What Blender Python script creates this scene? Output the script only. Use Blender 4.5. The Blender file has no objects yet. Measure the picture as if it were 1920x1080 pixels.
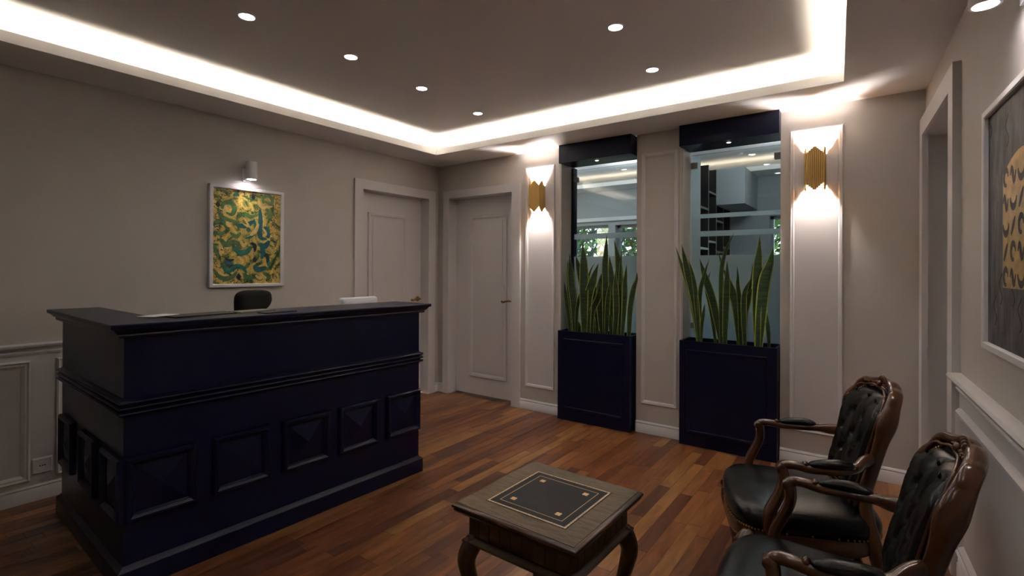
import bpy, math, random
from mathutils import Vector, Matrix
random.seed(7)
PI = math.pi
C = bpy.context.scene.collection
scn = bpy.context.scene

# ------------------------------------------------------------------ camera, world, exposure
cam_d = bpy.data.cameras.new('camera')
cam = bpy.data.objects.new('camera', cam_d)
C.objects.link(cam)
scn.camera = cam
FPX = 940.44
cam_d.sensor_width = 36.0
cam_d.lens = FPX / 1920 * 36
cam_d.shift_y = -36.85 / 1920
cam_d.clip_start = 0.02
Rv = Vector((0.80849115, 0.58849089, 0.00453189))
Uv = Vector((-0.00255804, -0.00418644, 0.99998796))
Fv = Vector((-0.58850278, 0.80849301, 0.00187932))
cam.matrix_world = Matrix(((Rv.x, Uv.x, -Fv.x, 3.8214), (Rv.y, Uv.y, -Fv.y, -3.8977), (Rv.z, Uv.z, -Fv.z, 1.31), (0, 0, 0, 1)))

scn.view_settings.view_transform = 'Standard'
scn.view_settings.look = 'None'
scn.view_settings.exposure = 1.2
scn.view_settings.gamma = 1.0
scn.view_settings.use_curve_mapping = False

world = bpy.data.worlds.new('sky')
scn.world = world
world.use_nodes = True
wn = world.node_tree.nodes
sky = wn.new('ShaderNodeTexSky')
sky.sky_type = 'NISHITA'
sky.sun_disc = False
sky.sun_elevation = math.radians(35)
sky.sun_rotation = math.radians(200)
world.node_tree.links.new(sky.outputs[0], wn['Background'].inputs[0])
wn['Background'].inputs[1].default_value = 0.32

WARM = (1.0, 0.90, 0.74)
DOWN = (1.0, 0.97, 1.0)
P_STRIP = 58.0       # emission of the cove strips
P_DOWN = 2.6         # each recessed downlight
P_SCONCE = 8.5       # each of the two lamps in a sconce
P_SPOT = 2.2         # picture lights

# ------------------------------------------------------------------ materials
def nt(name):
    m = bpy.data.materials.new(name)
    m.use_nodes = True
    t = m.node_tree
    return m, t, t.nodes['Principled BSDF']

def mat(name, col, rough=0.5, metal=0.0, bump=0.0, bscale=60, var=0.0, vscale=6, coat=0.0, spec=0.5, stretch=None):
    m, t, b = nt(name)
    b.inputs['Base Color'].default_value = (*col, 1)
    b.inputs['Roughness'].default_value = rough
    b.inputs['Metallic'].default_value = metal
    b.inputs['Coat Weight'].default_value = coat
    b.inputs['Coat Roughness'].default_value = 0.15
    b.inputs['Specular IOR Level'].default_value = spec
    tc = t.nodes.new('ShaderNodeTexCoord')
    src = tc.outputs['Object']
    if stretch:
        mp = t.nodes.new('ShaderNodeMapping')
        mp.inputs['Scale'].default_value = stretch
        t.links.new(src, mp.inputs[0]); src = mp.outputs[0]
    if var:
        n = t.nodes.new('ShaderNodeTexNoise'); n.inputs['Scale'].default_value = vscale; n.inputs['Detail'].default_value = 6
        t.links.new(src, n.inputs['Vector'])
        r = t.nodes.new('ShaderNodeValToRGB')
        r.color_ramp.elements[0].position = 0.3; r.color_ramp.elements[1].position = 0.7
        r.color_ramp.elements[0].color = (*[c * (1 - var) for c in col], 1)
        r.color_ramp.elements[1].color = (*[min(1, c * (1 + var)) for c in col], 1)
        t.links.new(n.outputs['Fac'], r.inputs[0]); t.links.new(r.outputs[0], b.inputs['Base Color'])
    if bump:
        n2 = t.nodes.new('ShaderNodeTexNoise'); n2.inputs['Scale'].default_value = bscale; n2.inputs['Detail'].default_value = 4
        t.links.new(src, n2.inputs['Vector'])
        bp = t.nodes.new('ShaderNodeBump'); bp.inputs['Strength'].default_value = bump; bp.inputs['Distance'].default_value = 0.002
        t.links.new(n2.outputs['Fac'], bp.inputs['Height']); t.links.new(bp.outputs[0], b.inputs['Normal'])
    return m

def emit(name, col, s):
    m, t, b = nt(name)
    b.inputs['Base Color'].default_value = (*col, 1)
    b.inputs['Emission Color'].default_value = (*col, 1)
    b.inputs['Emission Strength'].default_value = s
    return m

def wood_floor():
    m, t, b = nt('oiled_acacia_strip')
    N, L = t.nodes, t.links
    oi = N.new('ShaderNodeObjectInfo'); ge = N.new('ShaderNodeNewGeometry')
    add = N.new('ShaderNodeMath'); add.operation = 'ADD'
    L.new(oi.outputs['Random'], add.inputs[0]); L.new(ge.outputs['Random Per Island'], add.inputs[1])
    fr = N.new('ShaderNodeMath'); fr.operation = 'FRACT'; L.new(add.outputs[0], fr.inputs[0])
    ramp = N.new('ShaderNodeValToRGB'); cr = ramp.color_ramp
    cr.elements[0].position = 0; cr.elements[0].color = (0.105, 0.040, 0.024, 1)
    cr.elements[1].position = 1; cr.elements[1].color = (0.32, 0.155, 0.058, 1)
    for p, c in ((.15, (.12, .040, .020)), (.32, (.17, .058, .024)), (.5, (.19, .078, .034)), (.65, (.215, .080, .028)), (.8, (.25, .105, .040)), (.92, (.29, .135, .048))):
        e = cr.elements.new(p); e.color = (*c, 1)
    L.new(fr.outputs[0], ramp.inputs[0])
    tc = N.new('ShaderNodeTexCoord'); mp = N.new('ShaderNodeMapping'); mp.inputs['Scale'].default_value = (15, 2.2, 1)
    # world position keeps the grain continuous on shared meshes
    L.new(ge.outputs['Position'], mp.inputs[0])
    off = N.new('ShaderNodeVectorMath'); off.operation = 'ADD'
    cmb = N.new('ShaderNodeCombineXYZ'); mul = N.new('ShaderNodeMath'); mul.operation = 'MULTIPLY'; mul.inputs[1].default_value = 40
    L.new(fr.outputs[0], mul.inputs[0]); L.new(mul.outputs[0], cmb.inputs[1]); L.new(mul.outputs[0], cmb.inputs[2])
    L.new(mp.outputs[0], off.inputs[0]); L.new(cmb.outputs[0], off.inputs[1])
    n = N.new('ShaderNodeTexNoise'); n.inputs['Scale'].default_value = 1.6; n.inputs['Detail'].default_value = 8; n.inputs['Roughness'].default_value = .62; n.inputs['Distortion'].default_value = .6
    L.new(off.outputs[0], n.inputs['Vector'])
    r2 = N.new('ShaderNodeValToRGB'); r2.color_ramp.elements[0].position = .3; r2.color_ramp.elements[0].color = (.42, .36, .33, 1)
    r2.color_ramp.elements[1].position = .72; r2.color_ramp.elements[1].color = (1.25, 1.2, 1.1, 1)
    L.new(n.outputs['Fac'], r2.inputs[0])
    mx = N.new('ShaderNodeMix'); mx.data_type = 'RGBA'; mx.blend_type = 'MULTIPLY'; mx.inputs[0].default_value = 1
    L.new(ramp.outputs[0], mx.inputs[6]); L.new(r2.outputs[0], mx.inputs[7])
    L.new(mx.outputs[2], b.inputs['Base Color'])
    b.inputs['Roughness'].default_value = .34
    b.inputs['Specular IOR Level'].default_value = .45
    bp = N.new('ShaderNodeBump'); bp.inputs['Strength'].default_value = .12; bp.inputs['Distance'].default_value = .001
    L.new(n.outputs['Fac'], bp.inputs['Height']); L.new(bp.outputs[0], b.inputs['Normal'])
    return m

def oak_top():
    m, t, b = nt('limed_oak')
    N, L = t.nodes, t.links
    tc = N.new('ShaderNodeTexCoord'); mp = N.new('ShaderNodeMapping'); mp.inputs['Scale'].default_value = (7, 60, 7)
    L.new(tc.outputs['Object'], mp.inputs[0])
    n = N.new('ShaderNodeTexNoise'); n.inputs['Scale'].default_value = 1.5; n.inputs['Detail'].default_value = 5; n.inputs['Distortion'].default_value = 1.5
    L.new(mp.outputs[0], n.inputs['Vector'])
    r = N.new('ShaderNodeValToRGB'); r.color_ramp.elements[0].position = .35; r.color_ramp.elements[0].color = (.060, .038, .018, 1)
    r.color_ramp.elements[1].position = .6; r.color_ramp.elements[1].color = (.125, .083, .043, 1)
    L.new(n.outputs['Fac'], r.inputs[0]); L.new(r.outputs[0], b.inputs['Base Color'])
    b.inputs['Roughness'].default_value = .48; b.inputs['Specular IOR Level'].default_value = .22
    return m

def leaf_mat():
    m, t, b = nt('snake_plant_green')
    N, L = t.nodes, t.links
    tc = N.new('ShaderNodeTexCoord'); mp = N.new('ShaderNodeMapping'); mp.inputs['Scale'].default_value = (14, 14, 95)
    L.new(tc.outputs['Object'], mp.inputs[0])
    n = N.new('ShaderNodeTexNoise'); n.inputs['Scale'].default_value = 1; n.inputs['Detail'].default_value = 5; n.inputs['Distortion'].default_value = .8
    L.new(mp.outputs[0], n.inputs['Vector'])
    r = N.new('ShaderNodeValToRGB'); r.color_ramp.elements[0].position = .38; r.color_ramp.elements[0].color = (.012, .028, .010, 1)
    r.color_ramp.elements[1].position = .62; r.color_ramp.elements[1].color = (.034, .078, .024, 1)
    L.new(n.outputs['Fac'], r.inputs[0]); L.new(r.outputs[0], b.inputs['Base Color'])
    b.inputs['Roughness'].default_value = .42
    return m

def film_mat():
    m = bpy.data.materials.new('frosted_film'); m.use_nodes = True
    t = m.node_tree; N, L = t.nodes, t.links
    N.remove(N['Principled BSDF']); out = N['Material Output']
    tr = N.new('ShaderNodeBsdfTranslucent'); tr.inputs[0].default_value = (.88, .95, .97, 1)
    df = N.new('ShaderNodeBsdfDiffuse'); df.inputs[0].default_value = (.50, .55, .57, 1)
    tp = N.new('ShaderNodeBsdfTransparent')
    m1 = N.new('ShaderNodeMixShader'); m1.inputs[0].default_value = .22
    L.new(tr.outputs[0], m1.inputs[1]); L.new(df.outputs[0], m1.inputs[2])
    m2 = N.new('ShaderNodeMixShader'); m2.inputs[0].default_value = .06
    L.new(m1.outputs[0], m2.inputs[1]); L.new(tp.outputs[0], m2.inputs[2]); L.new(m2.outputs[0], out.inputs[0])
    return m

def glass_mat():
    m = bpy.data.materials.new('clear_glass'); m.use_nodes = True
    t = m.node_tree; N, L = t.nodes, t.links
    N.remove(N['Principled BSDF']); out = N['Material Output']
    tp = N.new('ShaderNodeBsdfTransparent'); tp.inputs[0].default_value = (.93, .96, .95, 1)
    gl = N.new('ShaderNodeBsdfGlossy'); gl.inputs['Roughness'].default_value = .0
    fr = N.new('ShaderNodeFresnel'); fr.inputs[0].default_value = 1.5
    mx = N.new('ShaderNodeMixShader')
    L.new(fr.outputs[0], mx.inputs[0]); L.new(tp.outputs[0], mx.inputs[1]); L.new(gl.outputs[0], mx.inputs[2]); L.new(mx.outputs[0], out.inputs[0])
    return m

def canvas_gold():
    m, t, b = nt('gold_canvas')
    N, L = t.nodes, t.links
    tc = N.new('ShaderNodeTexCoord')
    n = N.new('ShaderNodeTexNoise'); n.inputs['Scale'].default_value = 8; n.inputs['Detail'].default_value = 3; n.inputs['Distortion'].default_value = 2.2
    L.new(tc.outputs['Object'], n.inputs['Vector'])
    r = N.new('ShaderNodeValToRGB'); cr = r.color_ramp
    cr.elements[0].position = .34; cr.elements[0].color = (.025, .085, .035, 1)
    cr.elements[1].position = .74; cr.elements[1].color = (.90, .68, .24, 1)
    for p, c in ((.43, (.16, .20, .05)), (.48, (.52, .37, .09)), (.6, (.70, .50, .14))):
        e = cr.elements.new(p); e.color = (*c, 1)
    L.new(n.outputs['Fac'], r.inputs[0])
    n2 = N.new('ShaderNodeTexNoise'); n2.inputs['Scale'].default_value = 48; n2.inputs['Detail'].default_value = 2; n2.inputs['Distortion'].default_value = 3.2
    L.new(tc.outputs['Object'], n2.inputs['Vector'])
    r2 = N.new('ShaderNodeValToRGB'); r2.color_ramp.elements[0].position = .36; r2.color_ramp.elements[0].color = (.10, .12, .08, 1)
    r2.color_ramp.elements[1].position = .46; r2.color_ramp.elements[1].color = (1, 1, 1, 1)
    L.new(n2.outputs['Fac'], r2.inputs[0])
    mx = N.new('ShaderNodeMix'); mx.data_type = 'RGBA'; mx.blend_type = 'MULTIPLY'; mx.inputs[0].default_value = .75
    L.new(r.outputs[0], mx.inputs[6]); L.new(r2.outputs[0], mx.inputs[7]); L.new(mx.outputs[2], b.inputs['Base Color'])
    b.inputs['Roughness'].default_value = .38; b.inputs['Metallic'].default_value = .25
    bp = N.new('ShaderNodeBump'); bp.inputs['Strength'].default_value = .5; bp.inputs['Distance'].default_value = .002
    L.new(n2.outputs['Fac'], bp.inputs['Height']); L.new(bp.outputs[0], b.inputs['Normal'])
    return m

M = {
 'wall': mat('greige_wall_paint', (.605, .560, .520), .75, bump=.15, bscale=400, var=.02),
 'white': mat('white_satin_paint', (.75, .718, .72), .38, bump=.05, bscale=200),
 'white_low': mat('white_wainscot_paint', (.70, .685, .685), .5, bump=.05, bscale=200),
 'ceil': mat('white_ceiling_paint', (.87, .85, .84), .85, bump=.1, bscale=300),
 'navy': mat('navy_lacquer', (.0034, .0042, .023), .36, bump=.06, bscale=150, var=.15, spec=.27),
 'floor': wood_floor(),
 'subfloor': mat('dark_subfloor', (.03, .015, .01), .8),
 'walnut': mat('polished_walnut', (.074, .025, .009), .24, bump=.05, bscale=30, var=.5, vscale=7, coat=.4, stretch=(1, 1, .35)),
 'walnut_dark': mat('dark_stained_wood', (.058, .025, .012), .32, bump=.05, bscale=60, var=.35, vscale=9, coat=.15, spec=.35),
 'oak': oak_top(),
 'leather': mat('black_leather', (.008, .0078, .008), .27, bump=.3, bscale=220, spec=.24),
 'leather_ink': mat('black_desk_leather', (.014, .012, .013), .62, bump=.25, bscale=200, var=.35, vscale=10, spec=.22),
 'gold_tool': mat('tooled_gold_line', (.50, .33, .19), .5, var=.75, vscale=260),
 'gold_leafp': mat('gold_tooling', (.75, .45, .20), .45),
 'brass': mat('aged_brass', (.36, .22, .07), .42, metal=1.0),
 'brass_gold': mat('brushed_gold', (.62, .40, .13), .45, metal=.35),
 'chrome': mat('brushed_steel', (.35, .34, .33), .3, metal=1.0),
 'glass': glass_mat(), 'film': film_mat(), 'leaf': leaf_mat(),
 'leaf_edge': mat('leaf_margin_yellow', (.30, .34, .07), .45, var=.25, vscale=20),
 'pebble': mat('white_pebble', (.55, .50, .45), .7, var=.3, vscale=30),
 'soil': mat('potting_soil', (.02, .013, .009), .95, bump=.8, bscale=80),
 'plastic_black': mat('black_plastic', (.012, .011, .011), .5),
 'mesh_black': mat('black_chair_fabric', (.006, .0055, .005), .8, bump=.4, bscale=500, spec=.2),
 'plastic_white': mat('white_plastic', (.80, .79, .82), .35),
 'paper': mat('white_paper', (.85, .85, .88), .7),
 'folder_grey': mat('grey_olive_card', (.16, .15, .12), .6),
 'folder_navy': mat('navy_card', (.02, .022, .045), .5),
 'far_wall': mat('pale_grey_far_wall', (.38, .41, .42), .75),
 'far_white': mat('far_white_paint', (.66, .69, .71), .6),
 'shelf_black': mat('black_shelf_board', (.010, .010, .011), .5),
 'shelf_edge': mat('grey_shelf_edge', (.12, .12, .125), .45),
 'grille': mat('painted_iron_bars', (.20, .21, .23), .5),
 'steel_frame': mat('grey_window_frame', (.30, .31, .35), .5),
 'foliage': mat('garden_leaves', (.10, .22, .045), .6, var=.7, vscale=5),
 'bark': mat('bark', (.10, .07, .05), .9, bump=.6, bscale=30, var=.4),
 'lawn': mat('lawn_ground', (.09, .13, .05), .9, var=.4, vscale=2),
 'gold_canvas': canvas_gold(),
 'T': mat('paint_deep_teal', (.004, .105, .125), .4, var=.35, vscale=30),
 't': mat('paint_sea_green', (.012, .15, .115), .4, var=.4, vscale=30),
 'G': mat('paint_moss_green', (.065, .15, .050), .45, var=.5, vscale=30),
 'K': mat('paint_ink_navy', (.006, .016, .036), .45),
 'L': mat('paint_pale_gold', (.66, .48, .17), .4, var=.2, vscale=40),
 'B': mat('paint_blue', (.01, .10, .28), .45),
 'dark_canvas': mat('slate_canvas', (.062, .056, .062), .6, bump=.6, bscale=60, var=.85, vscale=9, stretch=(3, 1, 1)),
 'gold_panel': mat('old_gold_panel', (.42, .27, .085), .45, metal=.3, bump=.4, bscale=50, var=.35, vscale=25),
 'ink': mat('dark_brown_ink', (.022, .015, .010), .6),
 'lamp': emit('lamp_lens', (1.0, .97, .96), 14.0),
 'lamp_dim': emit('small_lamp_lens', (1.0, .9, .75), 2.5),
 'strip': emit('led_strip', WARM, P_STRIP),
 'strip_far': emit('led_strip_far', (1.0, .86, .66), 5.5),
 'red_led': emit('red_indicator', (1, .05, .03), .5),
}

# ------------------------------------------------------------------ mesh builder
class MB:
    def __init__(s):
        s.v, s.f, s.m = [], [], []
    def face(s, idx, mi=0):
        s.f.append(tuple(idx)); s.m.append(mi)
    def box(s, x0, x1, y0, y1, z0, z1, mi=0):
        b = len(s.v)
        s.v += [(x, y, z) for z in (z0, z1) for y in (y0, y1) for x in (x0, x1)]
        for q in ((0, 2, 3, 1), (4, 5, 7, 6), (0, 1, 5, 4), (2, 6, 7, 3), (0, 4, 6, 2), (1, 3, 7, 5)):
            s.face([b + i for i in q], mi)
        return s
    def bar(s, a, b_, w, h, mi=0):          # square bar between two points
        a = Vector(a); c = Vector(b_); d = (c - a).normalized()
        up = Vector((0, 0, 1)) if abs(d.z) < .95 else Vector((0, 1, 0))
        r = d.cross(up).normalized() * w / 2; u = r.cross(d).normalized() * h / 2
        n = len(s.v)
        for p in (a, c):
            for k in (-1, 1):
                for j in (-1, 1):
                    s.v.append(tuple(p + r * j + u * k))
        for q in ((0, 1, 3, 2), (4, 6, 7, 5), (0, 4, 5, 1), (2, 3, 7, 6), (0, 2, 6, 4), (1, 5, 7, 3)):
            s.face([n + i for i in q], mi)
        return s
    def rings(s, loops, closed=True, cap0=True, cap1=True, mi=0):
        n = len(loops[0]); b = len(s.v)
        for l in loops: s.v += [tuple(p) for p in l]
        for i in range(len(loops) - 1):
            for j in range(n if closed else n - 1):
                k = (j + 1) % n
                s.face((b + i * n + j, b + i * n + k, b + (i + 1) * n + k, b + (i + 1) * n + j), mi)
        if cap0: s.face([b + j for j in range(n)][::-1], mi)
        if cap1: s.face([b + (len(loops) - 1) * n + j for j in range(n)], mi)
        return s
    def lathe(s, prof, cx=0, cy=0, n=20, axis='z', cz=0, mi=0):
        loops = []
        for r, h in prof:
            l = []
            for j in range(n):
                a = 2 * PI * j / n
                if axis == 'z': l.append((cx + r * math.cos(a), cy + r * math.sin(a), h + cz))
                elif axis == 'y': l.append((cx + r * math.cos(a), cy + h, cz - r * math.sin(a)))
                else: l.append((cx + h, cy + r * math.cos(a), cz + r * math.sin(a)))
            loops.append(l)
        return s.rings(loops, mi=mi)
    def sweep(s, pts, rad, n=10, up=(0, 0, 1), closed=False, mi=0, caps=True, sq=1.0):
        P = [Vector(p) for p in pts]; up = Vector(up); loops = []; m = len(P)
        for i, p in enumerate(P):
            if closed: d = P[(i + 1) % m] - P[i - 1]
            else: d = P[min(i + 1, m - 1)] - P[max(i - 1, 0)]
            d.normalize()
            r = d.cross(up)
            if r.length < 1e-4: r = d.cross(Vector((1, 0, 0)))
            r.normalize(); u = r.cross(d).normalized()
            rx, ry = rad[i] if isinstance(rad, list) else rad
            l = []
            for j in range(n):
                a = 2 * PI * j / n
                ca, sa = math.cos(a), math.sin(a)
                ca = math.copysign(abs(ca) ** sq, ca); sa = math.copysign(abs(sa) ** sq, sa)
                l.append(p + r * (rx * ca) + u * (ry * sa))
            loops.append(l)
        if closed:
            loops.append(loops[0]); return s.rings(loops, cap0=False, cap1=False, mi=mi)
        return s.rings(loops, cap0=caps, cap1=caps, mi=mi)
    def ball(s, c, r, n=6, sc=(1, 1, 1), mi=0):
        loops = []
        for i in range(n // 2 + 1):
            t = PI * i / (n // 2)
            rr = max(math.sin(t), .03) * r; z = -math.cos(t) * r
            loops.append([(c[0] + rr * math.cos(2 * PI * j / n) * sc[0], c[1] + rr * math.sin(2 * PI * j / n) * sc[1], c[2] + z * sc[2]) for j in range(n)])
        return s.rings(loops, mi=mi)
    def frame(s, x0, z0, x1, z1, y0, prof, mi=0):   # mitred moulding round a rectangle in the xz plane, out towards -y
        loops = []
        for d, h in prof:
            loops.append([(x0 + d, y0 - h, z0 + d), (x1 - d, y0 - h, z0 + d), (x1 - d, y0 - h, z1 - d), (x0 + d, y0 - h, z1 - d)])
        return s.rings(loops, cap0=False, cap1=False, mi=mi)
    def frame3(s, x0, x1, z0, z1, w, y0, t, mi=0):  # door architrave: two jambs and a head, mitred, prism of depth t
        for a, b_, c, d in (((x0, z0), (x0 + w, z0), (x0 + w, z1 - w), (x0, z1)), ((x1 - w, z0), (x1, z0), (x1, z1), (x1 - w, z1 - w)), ((x0, z1), (x0 + w, z1 - w), (x1 - w, z1 - w), (x1, z1))):
            e = .006
            q = [a, b_, c, d]
            cx = sum(p[0] for p in q) / 4
            s.rings([[(p[0], y0, p[1]) for p in q], [(p[0], y0 - t, p[1]) for p in q]], mi=mi)
        return s
    def run(s, x0, x1, y0, prof, mi=0):             # horizontal moulding along x; prof = (out, z)
        return s.rings([[(x0, y0 - o, z) for o, z in prof], [(x1, y0 - o, z) for o, z in prof]], mi=mi)

def offset_poly(poly, d):
    n = len(poly); out = []
    for i in range(n):
        a, b, c = Vector(poly[i - 1]), Vector(poly[i]), Vector(poly[(i + 1) % n])
        e1 = (b - a).normalized(); e2 = (c - b).normalized()
        n1 = Vector((e1.y, -e1.x)); n2 = Vector((e2.y, -e2.x))
        k = (n1 + n2) / (1 + n1.dot(n2))
        out.append(b + k * d)
    return out

def poly_rings(mb, poly, prof, mi=0):               # counter-clockwise polygon, prof = (offset, z)
    return mb.rings([[(p.x, p.y, z) for p in offset_poly(poly, o)] for o, z in prof], mi=mi)

def catmull(pts, k=6, closed=False):
    out = []; n = len(pts)
    for i in range(n if closed else n - 1):
        g = lambda j: pts[j % n] if closed else pts[max(0, min(n - 1, j))]
        p0, p1, p2, p3 = g(i - 1), g(i), g(i + 1), g(i + 2)
        for q in range(k):
            t = q / k
            out.append(tuple(.5 * (2 * b + (c - a) * t + (2 * a - 5 * b + 4 * c - d) * t * t + (3 * b - a - 3 * c + d) * t ** 3) for a, b, c, d in zip(p0, p1, p2, p3)))
    if not closed: out.append(tuple(pts[-1]))
    return out

def obj(name, mb, mats, parent=None, smooth=None, loc=None, rot=0.0, kind=None):
    me = bpy.data.meshes.new(name)
    me.from_pydata(mb.v, [], mb.f)
    for m_ in (mats if isinstance(mats, (list, tuple)) else [mats]): me.materials.append(M[m_])
    if any(mb.m): me.polygons.foreach_set('material_index', mb.m)
    me.validate(); me.update()
    if smooth:
        me.shade_smooth()
        me.set_sharp_from_angle(angle=math.radians(smooth))
    o = bpy.data.objects.new(name, me); C.objects.link(o)
    if parent: o.parent = parent
    if loc: o.location = loc
    if rot: o.rotation_euler.z = rot
    if kind: o['kind'] = kind
    return o

def tag(o, label, cat, group=None):
    o['label'] = label; o['category'] = cat
    if group: o['group'] = group
    return o

def thing(name, label, cat, loc=(0, 0, 0), rot=0.0, group=None):
    o = bpy.data.objects.new(name, None); C.objects.link(o)
    o.empty_display_size = .1
    o.location = loc; o.rotation_euler.z = rot
    return tag(o, label, cat, group)

def copy_tree(o, parent=None):
    c = o.copy(); C.objects.link(c)
    if parent: c.parent = parent
    for ch in list(o.children): copy_tree(ch, c)
    return c

def lamp(name, kind, loc, energy, col, parent=None, size=.03, angle=None, blend=.6, rot=(0, 0, 0)):
    l = bpy.data.lights.new(name, kind); l.energy = energy; l.color = col
    if kind in ('POINT', 'SPOT'): l.shadow_soft_size = size
    if kind == 'SPOT': l.spot_size = angle; l.spot_blend = blend
    if kind == 'AREA': l.shape = 'RECTANGLE'; l.size, l.size_y = size
    o = bpy.data.objects.new(name, l); C.objects.link(o)
    o.location = loc; o.rotation_euler = rot
    if parent: o.parent = parent
    return o

# wall frames: local x runs along the wall (to the right when facing it), local y goes into the wall
BACK = dict(loc=(0, 0, 0), rot=0.0)
LEFT = dict(loc=(0, 0, 0), rot=PI / 2)               # local x = world y
RW = 4.056
TILT = 0.05464
RIGHT = dict(loc=(RW, 0, 0), rot=math.atan2(-1, TILT))   # local x = distance from the far corner
ZS, ZC, ZTOP = 2.405, 2.55, 2.63                     # soffit, tray ceiling
CHAIR_RAIL = .885

def place(fr, x, y, z):
    c, s = math.cos(fr['rot']), math.sin(fr['rot'])
    return (fr['loc'][0] + c * x - s * y, fr['loc'][1] + s * x + c * y, z)
# ------------------------------------------------------------------ floor
Y_REAR = -5.0
XR = 4.34
fl = obj('floor', MB().box(-.15, XR, Y_REAR, .25, -.05, -.012), 'subfloor', kind='structure')
planks = []
PW = .0705
x = -.14
while x < XR:
    y = .24 - random.uniform(0, .5)
    first = True
    ytop = .24
    while ytop > Y_REAR:
        ln = random.uniform(.32, .85)
        yb = max(Y_REAR, (y if first else ytop - ln)); first = False
        planks.append((x, ytop, yb)); ytop = yb
    x += PW
camp = Vector((3.8214, -3.8977, 1.31))
def seen(p):
    x, y1, y0 = p
    c = Vector((x + PW / 2, (y1 + y0) / 2, 0)); d = c - camp
    z = d.dot(Fv)
    if z < .3: return 0
    u = 960 + 940 * d.dot(Rv) / z; v = 503 - 940 * d.dot(Uv) / z
    if not (-100 < u < 2020 and v < 1250): return 0
    if x < -.05 or (x > .45 and x < 1.45 and y1 > -3.1 and y1 < -1.6) : return 0
    # hidden behind the reception desk
    if u < 790 and v < 1080 - (u - 225) * .352 and u > 110: return 0
    return (y1 - y0) * PW / z ** 3
order = sorted(planks, key=seen, reverse=True)
unit = MB().box(0, 1, 0, 1, -.012, 0)
ume = bpy.data.meshes.new('plank'); ume.from_pydata(unit.v, [], unit.f); ume.materials.append(M['floor']); ume.update()
for p in order[:300]:
    o = bpy.data.objects.new('plank', ume); C.objects.link(o); o.parent = fl
    o.location = (p[0] + .0005, p[2] + .0006, random.uniform(-.0003, .0002)); o.scale = (PW - .001, p[1] - p[2] - .0012, 1)
rest = MB()
for p in order[300:]:
    rest.box(p[0] + .0005, p[0] + PW - .0005, p[2] + .0006, p[1] - .0006, -.012, 0)
o = obj('plank', rest, 'floor', fl); o['kind'] = 'stuff'

# ------------------------------------------------------------------ walls
def wall(name, fr, x0, x1, y0, y1, z1, holes, m='wall', z0=-.05):
    mb = MB(); cx = x0
    for a, b, c, d in sorted(holes):                 # hole x0,x1,z0,z1
        if a > cx: mb.box(cx, a, y0, y1, z0, z1)
        if c > z0: mb.box(a, b, y0, y1, z0, c)
        if d < z1: mb.box(a, b, y0, y1, d, z1)
        cx = b
    if cx < x1: mb.box(cx, x1, y0, y1, z0, z1)
    return obj(name, mb, m, loc=fr['loc'], rot=fr['rot'], kind='structure')

D1 = (-.995, -.155, 2.045)        # door 1 opening on the left wall: world y0, y1, top
D2 = (.166, .998, 2.055)          # door 2 opening on the back wall
N1 = (1.529, 2.238)               # planter niches
N2 = (2.611, 3.280)
wl = wall('wall_left', LEFT, Y_REAR, 0.0, 0, .15, ZTOP, [(D1[0], D1[1], -.05, D1[2])])
wb = wall('wall_back', BACK, -.15, RW + .3, 0, .25, ZTOP, [(D2[0], D2[1], -.05, D2[2]), (N1[0], N1[1], -.05, ZTOP), (N2[0], N2[1], -.05, ZTOP)])
OP = (.055, .925, 2.11)           # doorway in the right wall
wr = wall('wall_right', RIGHT, 0.0, 5.05, 0, .34, ZTOP, [(OP[0], OP[1], -.05, OP[2])])
wall('wall_rear', dict(loc=(0, Y_REAR, 0), rot=0), -.15, 4.7, -.15, 0, ZTOP, [])
# white wainscot skins and their mouldings
PROF = [(0, 0), (0, .010), (.008, .018), (.016, .012), (.024, .014), (.034, .006), (.038, 0)]
PROF_S = [(0, 0), (0, .008), (.006, .013), (.013, .009), (.019, .010), (.026, .004), (.029, 0)]
obj('wainscot', MB().box(Y_REAR, -1.09, -.006, 0, 0, CHAIR_RAIL - .02), 'white_low', wl)
obj('wainscot', MB().box(1.04, 5.0, -.006, 0, 0, CHAIR_RAIL - .02), 'white_low', wr)
RAILP = [(0, CHAIR_RAIL - .062), (.012, CHAIR_RAIL - .062), (.016, CHAIR_RAIL - .050), (.010, CHAIR_RAIL - .040), (.014, CHAIR_RAIL - .028), (.032, CHAIR_RAIL - .020), (.036, CHAIR_RAIL - .008), (.030, CHAIR_RAIL), (0, CHAIR_RAIL)]
o = obj('trim_1', MB().run(Y_REAR, -1.09, 0, RAILP), 'white_low', loc=LEFT['loc'], rot=LEFT['rot'], smooth=40, kind='structure')
RAILR = [(0, .800), (.014, .800), (.020, .812), (.012, .822), (.018, .838), (.044, .852), (.050, .864), (.044, .874), (0, .876)]
o = obj('trim_2', MB().run(1.035, 5.0, 0, RAILR), 'white', loc=RIGHT['loc'], rot=RIGHT['rot'], smooth=40, kind='structure')
for a, b in ((-4.95, -4.20), (-4.08, -3.215), (-3.105, -2.20), (-2.09, -1.2)):
    obj('panel_moulding', MB().frame(a, .12, b, .790, -.006, PROF), 'white_low', wl, smooth=40)
for a, b in ((1.085, 2.35), (2.47, 3.6), (3.72, 4.9)):
    obj('panel_moulding', MB().frame(a, .13, b, .735, -.006, [(0, 0), (0, .010), (.010, .022), (.020, .014), (.030, .016), (.042, .006), (.048, 0)]), 'white', wr, smooth=40)
BB = [(0, 0), (.014, 0), (.014, .066), (.009, .072), (.012, .080), (.006, .090), (0, .092)]
def baseboard(name, fr, a, b, m='white'):
    obj(name, MB().run(a, b, 0, BB), m, loc=fr['loc'], rot=fr['rot'], smooth=40, kind='structure')
baseboard('baseboard_left', LEFT, Y_REAR, -1.09, 'white_low')
baseboard('baseboard_left_corner', LEFT, -.056, 0)
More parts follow.
